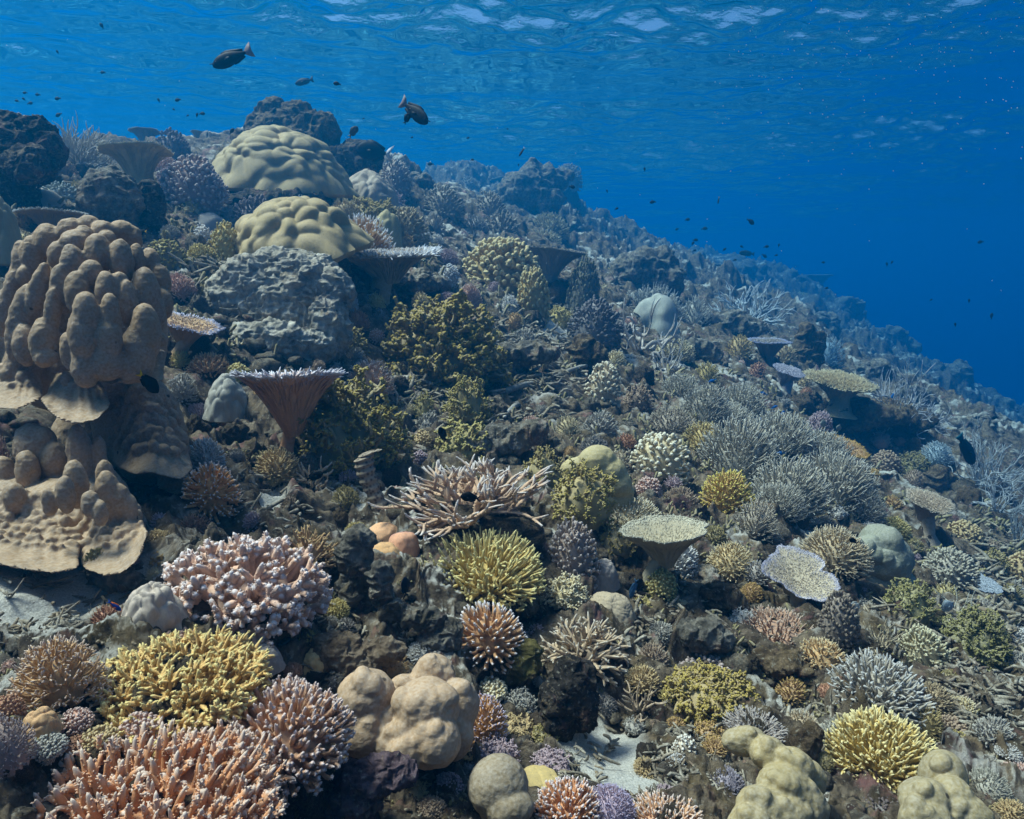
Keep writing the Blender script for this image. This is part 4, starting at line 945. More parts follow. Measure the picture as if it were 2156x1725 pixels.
# ---- upper slope, crest
B('lobed', 592, 338, 250, 104, '#9d8c58', None, 'golden lobed dome|high on the crest', v=170, nl=170, amp=.1, H=.5, res=(110, 190), skirt=.2, mat=PORI('#7d6a34'), dr=.96, lift=8)
B('lobed', 625, 490, 262, 112, '#9d8c58', None, 'golden lobed slab|draped over the grey rock', v=171, nl=120, amp=.11, H=.42, res=(110, 190), skirt=.22, tilt=(.2, -.3), mat=PORI('#806c38'), dr=.94, lift=10)
B('lobed', 775, 408, 132, 78, '#93856a', None, 'beige grey wrinkled dome|behind the olive crust', v=172, nl=110, amp=.1, H=.6, res=(90, 150), elong=.8, mat=PORI('#7d7060'))
B('lobed', 812, 478, 60, 66, '#a0905e', None, 'golden smooth ridge|behind the tan and white bush', v=173, nl=14, amp=.14, H=.8, res=(50, 80), mat=PORI('#7d7046'))
B('lobed', 8, 480, 74, 118, '#96865c', None, 'khaki lobed flank|cut by the frame above the pillar', v=174, nl=70, amp=.12, H=.9, res=(80, 120), mat=PORI('#756845'))
B('lobed', 82, 420, 100, 44, '#7c7568', None, 'low grey brown boulder|behind the tan fan table', v=175, nl=10, amp=.1, H=.5, res=(50, 80), mat=PORI('#7a7366'))
B('lobed', 12, 360, 46, 48, '#5d5a5c', None, 'round grey sponge ball|at the frame under the dark outcrop', v=176, nl=4, amp=.06, H=.95, res=(50, 80), mat=PORI('#615d5e'))
B('lobed', 440, 466, 78, 34, '#6a645e', None, 'smooth grey brain mound|in the shade of the crest', v=177, nl=6, amp=.1, H=.5, res=(50, 80), mat=PORI('#6a645e'))
B('lobed', 480, 832, 82, 76, '#77736a', None, 'grey bubbly mound|left of the brown funnel', v=178, nl=60, amp=.14, H=.8, res=(70, 110), mat=PORI('#7a766c'))
B('bush', 760, 490, 146, 78, '#94734a', '#f0f2f6', 'tan bush with snowy tips|sitting on the white frosted table', v=180, n=260, L=.5, fr=.032, H=.55, t0=.66, up=.45, irr=.1, dr=.92)
B('poc', 832, 370, 76, 68, '#7d7068', '#bfb4a8', 'round grey pink ball|against the blue on the crest edge', v=181, n=260, L=.3, fr=.04, H=.9, thmax=2.2)
B('poc', 475, 506, 72, 78, '#9c8a52', '#c6b67e', 'golden knobby ball|left of the golden lobed slab', v=182, n=210, L=.26, fr=.05, H=1., thmax=2.1)
B('poc', 410, 376, 136, 88, '#84706a', '#bfaea4', 'pinkish brown knobby mound|below the golden lobed dome', v=183, n=330, L=.26, fr=.038, H=.65)
B('poc', 668, 404, 76, 42, '#857565', '#b9a993', 'brown knobby cushion|beside the beige grey dome', v=184, n=150)
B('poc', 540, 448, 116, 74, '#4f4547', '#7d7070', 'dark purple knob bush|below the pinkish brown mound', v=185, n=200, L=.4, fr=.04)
B('spiky', 615, 430, 80, 46, '#a9a6aa', '#e8ecf6', 'snow white spiky bush|above the golden lobed slab', v=186, n=200, L=.5, fr=.03, H=.55, t0=.4)
B('poc', 35, 268, 86, 58, '#80706a', '#b3a298', 'mauve knob cluster|on the dark outcrop at the frame', v=187, n=230, L=.3, H=.7, dr=.95)
B('stag', 166, 314, 142, 92, '#8b857c', '#c0bbb4', 'pale grey antler thicket|on the crest beside the dark outcrop', v=188, trunks=40, depth=3, H=.85, r=.026, seg=.42, k=5, up=.4, lift=4)
B('stag', 216, 345, 56, 36, '#8b857c', '#b8b4ae', 'small grey antler sprig|below the pale grey thicket', v=189, trunks=14, depth=2, H=.6, r=.035, seg=.6, k=5)
B('poc', 366, 308, 76, 60, '#54494a', '#7e7070', 'dark brown knob dome|on the crest right of the tan goblet', v=190, n=210)
B('bush', 474, 332, 48, 42, '#86744e', '#b6a67e', 'small tan bush|left of the golden lobed dome', v=191, n=110)
B('bush', 320, 380, 32, 34, '#8d7648', '#bba674', 'tiny tan bush|beside the goblet stem', v=192, n=70, fr=.06)
B('poc', 128, 402, 76, 38, '#6f7674', '#9aa3a0', 'blue grey knob cushion|behind the tan fan table', v=193, n=170)
B('poc', 55, 505, 36, 34, '#8a7d58', '#b6a87e', 'small khaki knob ball|left of the tan fan table stem', v=194, n=90)
B('frill', 770, 440, 130, 36, '#776733', '#a08e4c', 'olive crust|along the foot of the beige grey dome', v=195, n=130, H=.4)
B('poc', 852, 470, 104, 72, '#7f7054', '#b0a180', 'brown finger cushion|right of the tan bush with snowy tips', v=196, n=260, L=.36, fr=.034)
B('spiky', 728, 438, 70, 40, '#8d7b58', '#bdae8a', 'beige spiky cushion|in front of the beige grey dome', v=197, n=180)
B('poc', 1056, 548, 172, 104, '#9a8553', '#cbb98a', 'golden cauliflower dome|in mid slope', v=198, n=300, L=.32, fr=.042, H=.62, club=.35, fork=2, knob=.22)
B('poc', 1122, 606, 74, 92, '#97834f', '#c8b684', 'second golden cauliflower|stepping down from the dome', v=199, n=170, L=.32, fr=.055, H=.95, club=.35, fork=2, knob=.22)
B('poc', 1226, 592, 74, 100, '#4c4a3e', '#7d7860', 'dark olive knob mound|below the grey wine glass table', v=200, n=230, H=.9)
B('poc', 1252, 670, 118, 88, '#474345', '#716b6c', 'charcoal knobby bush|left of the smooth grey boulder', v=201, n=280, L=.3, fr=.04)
B('thick', 1372, 630, 140, 66, '#7d7b74', '#b8b6ae', 'grey spiky bush|behind the smooth grey boulder', v=202, n=260, fr=.03)
B('stag', 1352, 712, 126, 62, '#a29a92', '#dcdcdc', 'white bone like antler coral|hanging over a dark gap', v=203, trunks=9, depth=3, H=.4, r=.042, seg=.5, k=6, spread=1.4, wig=.5, child=2)
B('fine', 1412, 728, 104, 42, '#8d8268', '#bdb294', 'beige fuzzy cushion|behind the white antler coral', v=204, n=260)
B('stag', 1402, 762, 66, 44, '#8d8a88', '#c4c8ce', 'thin grey antler sprig|under the white antler coral', v=205, trunks=7, depth=2, H=.5, r=.045, seg=.6, k=5)
B('thick', 1462, 652, 76, 60, '#8d897f', '#c2c0b8', 'pale grey staghorn tuft|left of the white staghorn crown', v=206, n=120, L=.65, fr=.04)
B('stag', 1570, 640, 156, 92, '#9aa0a4', '#ccd4da', 'white staghorn crown|on the skyline of the mid slope', v=207, trunks=22, depth=3, H=.85, r=.024, seg=.42, k=5, up=.35, wig=.5)
B('spiky', 1555, 725, 62, 48, '#8b7432', '#b89f52', 'ochre spiky bush|left of the small dark table', v=208, n=150, fr=.04)
B('bush', 1645, 742, 66, 52, '#8f7a56', '#bea983', 'tan finger bush|right of the small dark table', v=209, n=140)
B('bush', 1488, 780, 58, 44, '#8c7b48', '#c2b27c', 'small straw bush|below the ochre spiky bush', v=210, n=110)
B('poc', 1592, 690, 66, 44, '#6c6257', '#96897a', 'brown knob bush|above the ochre spiky bush', v=211, n=150)
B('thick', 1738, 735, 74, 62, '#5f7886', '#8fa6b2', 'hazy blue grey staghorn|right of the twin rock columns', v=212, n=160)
B('stag', 1886, 852, 136, 96, '#8f8f92', '#c9ccd4', 'whitish antler fan|over the edge of the black cave', v=213, trunks=26, depth=3, H=.7, r=.022, seg=.44, k=5, up=.25, wig=.45)
B('stag', 1938, 882, 104, 48, '#8f8f92', '#c9ccd4', 'low whitish antler spray|beside the antler fan', v=214, trunks=14, depth=3, H=.5, r=.03, seg=.42, k=5)
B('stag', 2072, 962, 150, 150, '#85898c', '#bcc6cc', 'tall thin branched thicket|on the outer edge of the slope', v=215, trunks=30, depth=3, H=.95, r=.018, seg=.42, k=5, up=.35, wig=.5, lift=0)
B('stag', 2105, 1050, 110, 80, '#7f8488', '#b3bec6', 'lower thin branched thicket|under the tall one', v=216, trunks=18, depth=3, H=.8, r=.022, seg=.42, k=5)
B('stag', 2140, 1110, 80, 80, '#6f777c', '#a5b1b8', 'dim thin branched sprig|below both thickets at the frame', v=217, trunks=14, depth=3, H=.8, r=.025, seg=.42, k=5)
B('spiky', 1972, 948, 66, 44, '#74828a', '#a9b6bc', 'blue grey cushion|left of the tall thin thicket', v=218, n=170)
for k, q in enumerate(((1432, 812, 92, 56, 'grey staghorn clump|at the top corner of the grey bank'), (1482, 846, 108, 84, 'grey staghorn mound|in the grey bank by the dark ledge'), (1560, 836, 108, 68, 'silver staghorn clump|at the upper end of the grey bank'),
                       (1552, 935, 176, 130, 'broad silver grey staghorn mound|in the middle of the grey bank'), (1640, 905, 150, 84, 'long grey staghorn row|behind the broad silver mound'), (1530, 872, 120, 60, 'grey staghorn tuft|between the mound and the silver clump'),
                       (1722, 935, 130, 80, 'beige grey staghorn row|near the mustard orange table'), (1655, 1015, 170, 120, 'front grey staghorn mound|hanging over its own shadow'), (1752, 1002, 170, 120, 'big beige grey staghorn mound|at the lower end of the bank'), (1818, 1058, 86, 62, 'last grey staghorn tuft|at the foot of the bank'), (1640, 1045, 110, 70, 'small front staghorn tuft|at the lip of the grey bank'))):
    B('thick', *q[:4], '#7d776a', '#c4c0b4', q[4], v=220+k % 4, n=400, L=.5, fr=.026, fork=1, up=.6, H=.66, irr=.14, tilt=(.1, .15), group='grey staghorn bank')
B('fine', 1412, 880, 108, 54, '#74695a', '#aca290', 'brownish twiggy cushion|left of the grey staghorn bank', v=226, n=260)
B('spiky', 1482, 916, 98, 66, '#93804f', '#c7b684', 'straw spiky bush|against the grey staghorn bank', v=227, n=230)
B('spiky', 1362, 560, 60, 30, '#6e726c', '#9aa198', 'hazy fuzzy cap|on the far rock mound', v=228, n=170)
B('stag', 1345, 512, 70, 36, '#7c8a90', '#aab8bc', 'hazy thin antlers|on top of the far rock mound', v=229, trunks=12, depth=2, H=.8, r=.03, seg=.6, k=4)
B('frill', 2052, 1335, 118, 104, '#5f5a34', '#8c8650', 'dark olive bush|right of the grey green ball', v=230)
B('frill', 1915, 1262, 96, 88, '#6a6438', '#979056', 'olive bush|below the flared grey boulder', v=231, n=150)
B('bush', 1990, 1245, 54, 48, '#85794e', '#bdb184', 'small straw antler bush|right of the olive bush', v=232, n=80, fr=.05)
B('stag', 2010, 1275, 80, 66, '#86867c', '#b4b6ae', 'bare pale sprigs|above the dark olive bush', v=233, trunks=8, depth=2, H=.7, r=.04, seg=.6, k=5)
B('stag', 1850, 1338, 100, 92, '#8a7e66', '#b5ab94', 'upright beige antlers|by the yellow white butterflyfish', v=234, trunks=12, depth=3, H=1.0, r=.035, seg=.4, k=6, nub=6, up=.5)
B('poc', 2000, 1188, 110, 76, '#7a756a', '#aea896', 'blue beige knob dome|next to the small blue grey table', v=235, n=260, L=.34, fr=.035)
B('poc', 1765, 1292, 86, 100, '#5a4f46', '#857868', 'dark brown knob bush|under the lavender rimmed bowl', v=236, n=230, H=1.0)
B('bush', 1962, 1462, 82, 62, '#7d6c50', '#a9987a', 'dull tan bush|right of the grey staghorn dome', v=237, n=170)
B('bush', 1950, 1515, 66, 66, '#857446', '#ae9c6c', 'olive tan bush|between golden dome and rubble', v=238, n=150)
B('fine', 2080, 1655, 98, 78, '#7a776c', '#aeaa9c', 'grey beige fuzzy dome|at the lower edge beside the khaki boulder', v=239, n=260)
B('spiky', 2085, 1440, 72, 58, '#6d675c', '#9f9a8c', 'drab spiky bush|on the grey rubble slope', v=240, n=170)
B('fine', 1760, 1545, 84, 80, '#7d7a70', '#b1ada2', 'grey fuzzy edge bush|half under the golden dome', v=241, n=220)
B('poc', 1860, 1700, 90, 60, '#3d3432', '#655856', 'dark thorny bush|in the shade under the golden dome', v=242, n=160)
B('spiky', 1745, 1722, 70, 30, '#9a8858', '#c5b685', 'straw coloured bush tip|at the bottom between the khaki boulders', v=243, n=120)
B('bush', 440, 760, 90, 44, '#8f6a44', '#bd9c74', 'rust brown low bush|above the grey bubbly mound', v=244, n=150)
B('stag', 625, 696, 56, 56, '#857a6c', '#b0a698', 'small brown antler sprig|on the bare grey rock face', v=245, trunks=12, depth=2, H=.7, r=.05, seg=.6, k=5)
B('stag', 505, 712, 28, 30, '#a59c84', '#c9c2ae', 'tiny forked twig coral|on the bare grey rock face', v=246, trunks=4, depth=2, H=.8, r=.1, seg=.6, k=5)
B('bush', 8, 960, 44, 90, '#8d6a5c', '#b5948a', 'reddish twiggy bush|in the dark behind the lobed pillar', v=247, n=110)
# hazy mound
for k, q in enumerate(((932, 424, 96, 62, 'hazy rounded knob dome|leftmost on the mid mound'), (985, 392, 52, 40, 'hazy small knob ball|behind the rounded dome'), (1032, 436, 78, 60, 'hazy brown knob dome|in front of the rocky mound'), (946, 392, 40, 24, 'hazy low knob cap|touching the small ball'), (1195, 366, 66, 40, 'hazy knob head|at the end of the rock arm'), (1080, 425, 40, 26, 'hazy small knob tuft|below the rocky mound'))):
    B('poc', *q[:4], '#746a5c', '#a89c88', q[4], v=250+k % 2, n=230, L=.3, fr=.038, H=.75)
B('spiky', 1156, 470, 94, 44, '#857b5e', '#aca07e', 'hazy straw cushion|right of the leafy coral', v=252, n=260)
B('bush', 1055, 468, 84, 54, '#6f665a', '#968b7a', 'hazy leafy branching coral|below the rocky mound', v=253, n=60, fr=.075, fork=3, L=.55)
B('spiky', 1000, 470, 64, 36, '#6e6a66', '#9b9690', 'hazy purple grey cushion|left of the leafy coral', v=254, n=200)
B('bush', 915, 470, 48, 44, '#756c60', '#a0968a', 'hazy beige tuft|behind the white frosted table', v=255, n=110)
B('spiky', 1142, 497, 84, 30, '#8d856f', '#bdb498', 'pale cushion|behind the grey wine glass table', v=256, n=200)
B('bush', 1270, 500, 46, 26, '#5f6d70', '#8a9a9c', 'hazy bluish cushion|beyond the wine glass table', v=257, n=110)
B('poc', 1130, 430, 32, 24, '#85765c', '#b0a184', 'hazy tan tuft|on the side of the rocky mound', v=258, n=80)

# ---- rocks
def rocks(parts, label, mat, noise=.02, nf=12., D=None, voxel=3., smooth=2, name='reef_rock', npx=13., wl=34.):
    ymax = max(q[1]+q[3]*.6 for q in parts); xm = sum(q[0] for q in parts)/len(parts)
    D = min(depth_of(hit(xm, min(ymax, PH+100))[0]), depth_of(hit(xm, min(ymax-20, PH+100))[0])*1.05)*.985
    return blob([(q[0], q[1], q[2], q[3], D+(q[4] if len(q) > 4 else 0), q[5] if len(q) > 5 else None) for q in parts], label, name, 'rock', mat, min(voxel, 2.2), 3, .5, npx, wl)
BROWNP = rock_mat('knobbly_brown_rock', '#4f4234', '#75644c', .1, .3, .0, 'Object', 1.0, .5)
rocks([(600,300,80,50),(570,250,24,34),(547,285,25,38),(587,282,30,34,-.05),(630,256,32,30),(655,275,34,34),(677,277,28,34),(695,300,18,24),(513,303,16,24),(640,300,40,40,-.1),(560,330,60,40)], 'brown rocky pinnacle|rising behind the golden lobed dome', BROWNP, .16, 2.2, 8.6, 2.2, 2)
rocks([(30,330,70,60),(85,285,24,34),(60,300,36,40),(20,285,40,40),(95,320,30,40),(60,350,40,34,-.2),(10,410,60,50)], 'dark lumpy outcrop|at the frame below the mauve knobs', ROCKD, .14, 2.4, 6.6, 2.6, 2)
rocks([(235,430,50,62),(205,410,26,30),(240,395,30,26),(225,470,34,40),(270,440,26,50),(200,450,26,40),(255,480,30,30)], 'grey lobed knoll|carrying the tan goblet', ROCKG, .08, 3.4, 5.7, 2.4, 2)
rocks([(320,440,20,40),(325,470,22,22),(310,410,18,24)], 'dark ragged rock spur|right of the goblet knoll', ROCKD, .08, 4., 5.9, 2.2, 2)
rocks([(565,665,100,80,.36,42),(480,640,50,56,.34,36),(515,725,64,36,.28,36),(620,728,90,36,.28,36),(690,690,44,66,.34,36),(560,765,90,26,.22,36),(450,690,40,50,.34,36),(700,620,36,50,.38,36),(520,610,60,60,.34,36),(640,640,60,90,.38,42),(560,720,90,40,.2,42),(660,590,50,50,.42,36),(600,570,90,40,.42,42)], 'bare grey rock face|in the middle of the upper slope', rock_mat('bare_grey_rock', '#a59d8e', '#ccc4b4', .12, .25, .2, 'Object', .9, .9, .95), .07, 5., 3.95, 2.6, 2, npx=11., wl=24.)
rocks([(745,345,52,34),(715,350,28,40),(775,330,26,16),(735,380,30,30)], 'black rock ledge|under the black surgeonfish', ROCKD, .14, 2.6, 8.4, 2.4, 2)
rocks([(1110,415,60,46),(1120,372,20,26),(1150,385,40,26),(1165,372,26,14),(1085,440,40,40),(1140,430,40,40),(1178,368,24,10)], 'hazy craggy mound|with a jutting rock arm', ROCKG, .3, 1.5, 19.5, 2.2, 2)
rocks([(1350,580,66,44),(1390,600,40,50),(1320,600,50,40),(1400,560,26,30)], 'far rock mound|topped with a fuzzy cap', ROCKG, .2, 1.5, 14.0, 2.2, 2)
rocks([(1696,712,17,24),(1716,738,18,34),(1700,765,22,34),(1690,740,16,30)], 'twin brown rock columns|right of the tan finger bush', ROCKB, .08, 4., 9.6, 1.8, 2)
rocks([(1105,745,62,20,0,30),(1075,770,20,40,0,18),(1060,760,30,18)], 'grey slab of dead coral|right of the large olive bush', ROCKG, .025, 9., 3.5, 2., 2)
rocks([(1228,745,26,30),(1250,755,22,26),(1215,770,22,22),(1240,735,16,14)], 'tan knobbly stump|right of the grey slab', ROCKB, .04, 6., 3.8, 2., 2)
rocks([(1020,945,50,26),(1060,930,44,26),(1100,915,30,20),(1130,908,18,18),(980,955,36,20)], 'mottled reef log|below the pale olive patch', ROCKG, .02, 10., 2.6, 2., 2)
rocks([(800,1215,22,26),(805,1250,22,28),(830,1285,28,22),(868,1298,32,22),(905,1310,32,22),(945,1330,26,20),(925,1345,40,24)], 'winding crusted ridge|leading to the white tipped ball', ROCKG, .014, 14., 1.68, 2., 2)
rocks([(745,1170,30,40),(760,1210,26,40),(735,1240,24,34),(755,1140,24,24)], 'crusted grey olive stack|right of the big pink bush', ROCKG, .02, 14., 1.62, 2., 2)
rocks([(715,1385,66,40),(690,1360,34,24),(750,1400,46,34),(800,1370,50,22)], 'pitted beige rock|behind the pale boulder coral', rock_mat('beige_rock', '#6b5a4a', '#97846e', .4, .3, .1, 'Object', 1.1, .8), .014, 14., 1.33, 2., 2)
rocks([(770,1640,66,34),(740,1690,60,44),(820,1625,50,30),(730,1720,60,40)], 'pitted purplish ledge|below the pale boulder coral', rock_mat('purplish_rock', '#55444a', '#857074', .8, .2, .1, 'Object', 1.1, .8), .016, 14., 1.12, 2., 2)
rocks([(1520,1262,36,24),(1500,1250,24,18),(1545,1275,22,20)], 'small knobbly olive boulder|in the hollow right of the bowl stalk', ROCKB, .03, 8., 2.2, 2., 2)
rocks([(1195,1470,54,44),(1210,1430,40,40),(1180,1510,40,36),(1225,1500,34,40)], 'dark rock stump|under the pale tan long fingered coral', ROCKD, .03, 10., 1.62, 2., 2)
rocks([(1098,1400,32,32),(1110,1380,22,20),(1085,1420,30,20)], 'yellow green mossy stone|under the white tipped ball', rock_mat('mossy_rock', '#57502c', '#857a48', .3, .6, .0, 'Object', 1.2, .8), .012, 16., 1.58, 1.8, 2)
rocks([(1690,1570,28,30),(1670,1580,20,20),(1705,1550,18,16)], 'brown ribbed stone|above the folded boulder', ROCKB, .016, 14., 1.5, 1.8, 2)
rocks([(240,1215,36,24),(270,1225,26,20),(215,1205,22,16)], 'loose crusted stone|on the sand beneath the pillar rim', ROCKG, .016, 18., 1.66, 1.6, 1)
rocks([(1530,690,64,26),(1490,700,40,18),(1570,700,30,24)], 'flat pale rock|left of the brown knob bush', ROCKG, .08, 4., 7.4, 2., 2)
rocks([(1460,740,40,20),(1490,750,26,16)], 'low pale rock|below the flat pale rock', ROCKG, .06, 5., 5.8, 2., 2)
rocks([(1975,1010,26,22),(1960,1020,18,18)], 'brown lump|under the thin branched thicket', ROCKB, .03, 6., 7.0, 2., 2)
rocks([(1480,1340,40,30),(1450,1330,26,24),(1510,1350,30,22)], 'grey crusted boulder|left of the reddish brown table', ROCKG, .025, 9., 2.05, 2., 2)
def ledge(px, py, w, h, label, mat, out=.9, n=9, seed=0):
    rg = np.random.default_rng(seed); D0 = depth_of(hit(px, py)[0])*out; L = []
    for k in range(n):
        f = (k+.5)/n*2-1
        L.append((px+f*w*.45, py+rg.uniform(-.25, .25)*h+h*.3*f*f, w/n*1.1, h*rg.uniform(.4, .62), D0*(1+.05*f*f+rg.uniform(0, .02)), w*.28))
    return blob(L, label, 'reef_rock', 'rock', mat, 2.2, 3, .5, 11., 30.)
ledge(1840, 872, 210, 40, 'long crusted ledge|roofing the black cave below the straw coloured table', ROCKB, .93, 10, 1)
ledge(565, 428, 250, 34, 'broken rock shelf|below the golden lobed dome with darkness under it', ROCKD, .93, 11, 2)
ledge(1060, 1258, 170, 34, 'brown rock lip|right under the olive yellow spiky dome', ROCKB, .96, 8, 3)
ledge(1490, 1212, 120, 30, 'mottled rock lip|above the hollow beside the bowl stalk', ROCKG, .95, 7, 4)
ledge(870, 590, 130, 34, 'grey rock brow|beneath the white frosted table', ROCKG, .95, 7, 5)
ledge(1655, 1392, 150, 28, 'dark rock lip|holding up the reddish brown spiky table', ROCKB, .96, 8, 6)
for k, (x, y, w, h) in enumerate(((1292,500,60,40),(1440,548,70,36),(1566,580,80,34),(1655,600,60,30),(1765,655,90,44),(1872,722,80,44),(1985,800,90,50),(2095,868,90,44),(1600,655,70,40),(1720,690,80,44),(1840,790,80,40),(1930,840,70,40),(2040,905,90,44),(960,372,60,26),(880,385,50,24))):
    D = depth_of(hit(x, y+h*.45)[0])*.99; rg = np.random.default_rng(900+k)
    blob([(x, y+h*.2, w*.5, h*.5, D)]+[(x+rg.uniform(-.45, .45)*w, y+rg.uniform(-.3, .3)*h, w*rg.uniform(.14, .26), h*rg.uniform(.25, .5), D*(1-rg.uniform(0, .02))) for q in range(7)], 'hazy blue outcrop|along the skyline of the far slope', 'reef_rock', 'rock', ROCKG, 2.4, 3, .5, npx=12, wl=22, group='hazy outcrops on the far slope')
# curled column beside the olive shrub
def column():
    mb = MB(); pts = [(800,1085,20),(798,1060,16),(785,1035,15),(775,1010,17),(768,985,19),(766,965,20),(776,952,17),(792,950,12)]
    D = 2.2; o0 = at_depth(800, 1090, D); n = 64
    t = np.linspace(0, len(pts)-1, n); X = np.array(pts, float)
    xx = np.interp(t, range(len(pts)), X[:, 0]); yy = np.interp(t, range(len(pts)), X[:, 1]); rr = np.interp(t, range(len(pts)), X[:, 2])*D/F
    c = at_depth(xx, yy, D)-o0; th = np.linspace(0, 2*PI, 20, endpoint=False)
    rr = rr*(1+.1*np.sin(t*9))
    V = c[:, None]+rr[:, None, None]*(np.cos(th)[None, :, None]*np.array([1, 0, .3])+np.sin(th)[None, :, None]*np.array([0, 1, 0]))
    mb.add(V.reshape(-1, 3), grid_quads(n, 20, True)); mb.add(np.stack([c[-1]+np.array([.01, 0, 0])]), None, None)
    m, nn, l, b, out = new_mat('scaly_column')
    wv = nn.new('ShaderNodeTexVoronoi'); wv.inputs['Scale'].default_value = 90; tc = nn.new('ShaderNodeTexCoord'); l.new(tc.outputs['Object'], wv.inputs['Vector'])
    r = ramp(nn, l, wv.outputs['Distance'], [(.2, lin('#4c3f35')), (.55, lin('#8d7f6c'))]); l.new(r.outputs[0], b.inputs['Base Color']); b.inputs['Roughness'].default_value = .85
    o = link('column_sponge', mb.mesh('column_sponge'), m); o.location = o0
    tag(o, 'curled scaly column standing beside the olive shrub', 'sponge'); USED.append((780, 1020, 50, 140))
column()
def sticks():
    for k, (x0, y0, x1, y1, w, D, lab) in enumerate(((1040,815,1082,745,9,3.2,'short dead branch leaning on the grey slab'), (1035,838,1160,800,10,3.1,'long dead branch lying toward the tan stump'), (1150,802,1260,765,8,3.3,'far half of the broken dead branch under the tan stump'),
                                                     (1100,850,1060,880,8,2.9,'crooked dead branch below the long one'))):
        mb = MB(); a = at_depth(x0, y0, depth_of(hit(x0, y0)[0])*.985); b = at_depth(x1, y1, depth_of(hit(x1, y1+6)[0])*.97)
        tubes(mb, [np.zeros(3)], [b-a], w*D/F, w*.7*D/F, 10, np.linspace(0, .96, 14), np.ones(14), np.array([[0, 0, .02]]), .18, np.random.default_rng(k))
        o = link('dead_branch', mb.mesh('dead_branch'), ROCKG); o.location = a; tag(o, lab, 'dead branch')
        USED.append(((x0+x1)/2, (y0+y1)/2, abs(x1-x0), abs(y1-y0)))
sticks()
# ================================================================== small colonies and stones between the named ones
PALE = [('cream', '#a89a78', '#d8cdb2'), ('grey', '#77726a', '#aaa69c'), ('brown', '#6f5a46', '#a08c76'), ('olive', '#6c6030', '#9a8a4a'), ('tan', '#8c7650', '#bfa97e'), ('mauve', '#7a656a', '#b3a0a6'), ('ochre', '#8a6c34', '#b0924e'), ('whitish', '#a29e98', '#d8d6d4'), ('rust', '#84583c', '#b08a6c'), ('charcoal', '#4a4542', '#77706a'), ('straw', '#9a8a52', '#c8b880'), ('pinkish', '#9a7768', '#c9b2a8')]
FORM = [('spiky', 'spiky', 'tuft'), ('poc', 'knobby', 'nub coral'), ('bush', 'branching', 'sprig'), ('fine', 'fuzzy', 'cushion'), ('frill', 'crusty', 'clump'), ('rock', 'craggy', 'stone')]
frng = random.Random(77)
taken = set()
def overlaps(px, py, w, k=.5):
    for (x, y, ww, hh) in USED:
        if abs(px-x) < (ww+w)*k and abs(py-y) < (hh+w*.7)*k: return True
    return False
def near_name(px, py):
    best = None
    for (x, y, w, h, nm, r) in LAND[:NL]:
        d = math.hypot((px-x)/(w+60), (py-y)/(h+60))
        if best is None or d < best[0]: best = (d, x, y, nm)
    _, x, y, nm = best
    dx, dy = px-x, py-y
    side = ('to the right of' if dx > 0 else 'to the left of') if abs(dx) > abs(dy)*1.1 else ('below' if dy > 0 else 'above')
    return side, nm
NL = len(LAND)
def reef_edge(px):    # skyline of the reef in the picture
    return np.interp(px, [0, 250, 480, 560, 660, 760, 860, 900, 1180, 1280, 1400, 1700, 1900, 2050, 2156], [300, 310, 320, 300, 300, 350, 400, 400, 400, 500, 560, 590, 680, 780, 850])
count = 0; tries = 0
while count < 330 and tries < 26000:
    tries += 1
    crest = count >= 290
    px = frng.uniform(0, PW) if not crest else frng.uniform(0, 900); py = frng.uniform(260, PH-6) if not crest else frng.uniform(285, 570)
    if py < reef_edge(px)+26: continue
    P, r = hit(px, py)
    if r > 26: continue
    rocky = frng.random() < .14
    wpx = (frng.uniform(52, 104) if count < 90 else frng.uniform(26, 56))*(.8 if r > 9 and not crest else 1)
    if rocky: wpx = min(wpx, 44)
    if any(((px-sx)/sw)**2+((py-sy)/sh)**2 < .9 for (sx, sy, sw, sh) in SAND): continue
    if overlaps(px, py, wpx, .40 if not crest else .27): continue
    cn = frng.choice(PALE); fm = FORM[5] if rocky else frng.choice(FORM[:5])
    side, nm = near_name(px, py)
    key = (fm[0], cn[0], side, nm) if not rocky else ('rock', side, nm)
    if key in taken: continue
    lab = f"{'little' if wpx < 42 else 'small'} {cn[0]} {fm[1]} {fm[2]} {side} the {nm}" if not rocky else f"{'small' if wpx < 42 else 'grey'} {fm[1]} {fm[2]} {side} the {nm}"
    if len(lab.split()) > 16: continue
    taken.add(key)
    kw = {} if rocky else dict(n={'spiky': 130, 'poc': 100, 'bush': 80, 'fine': 150, 'frill': 70}[fm[0]])
    if not rocky and wpx > 46: kw['n'] = int(kw['n']*1.7)
    if fm[0] == 'frill': kw.update(fr=.05, L=.35, ends=5, lumps=2)
    if fm[0] == 'poc': kw.update(fr=.06 if wpx > 46 else .075)
    if fm[0] == 'bush': kw.update(fr=.055 if wpx > 46 else .07)
    if fm[0] in ('spiky', 'fine'): kw.update(fr=.05, k=5)
    m = None if not rocky else frng.choice([ROCK, ROCKG, ROCKB, ROCKD])
    colony(fm[0], px, py, wpx, wpx*frng.uniform(.55, .85), cn[1], cn[2], lab, v=frng.randrange(2) if not rocky else frng.randrange(6), mat=m, register=False, tilt=(frng.uniform(0, .3), frng.uniform(-.15, .3)), ped=r < 6, **kw)
    count += 1

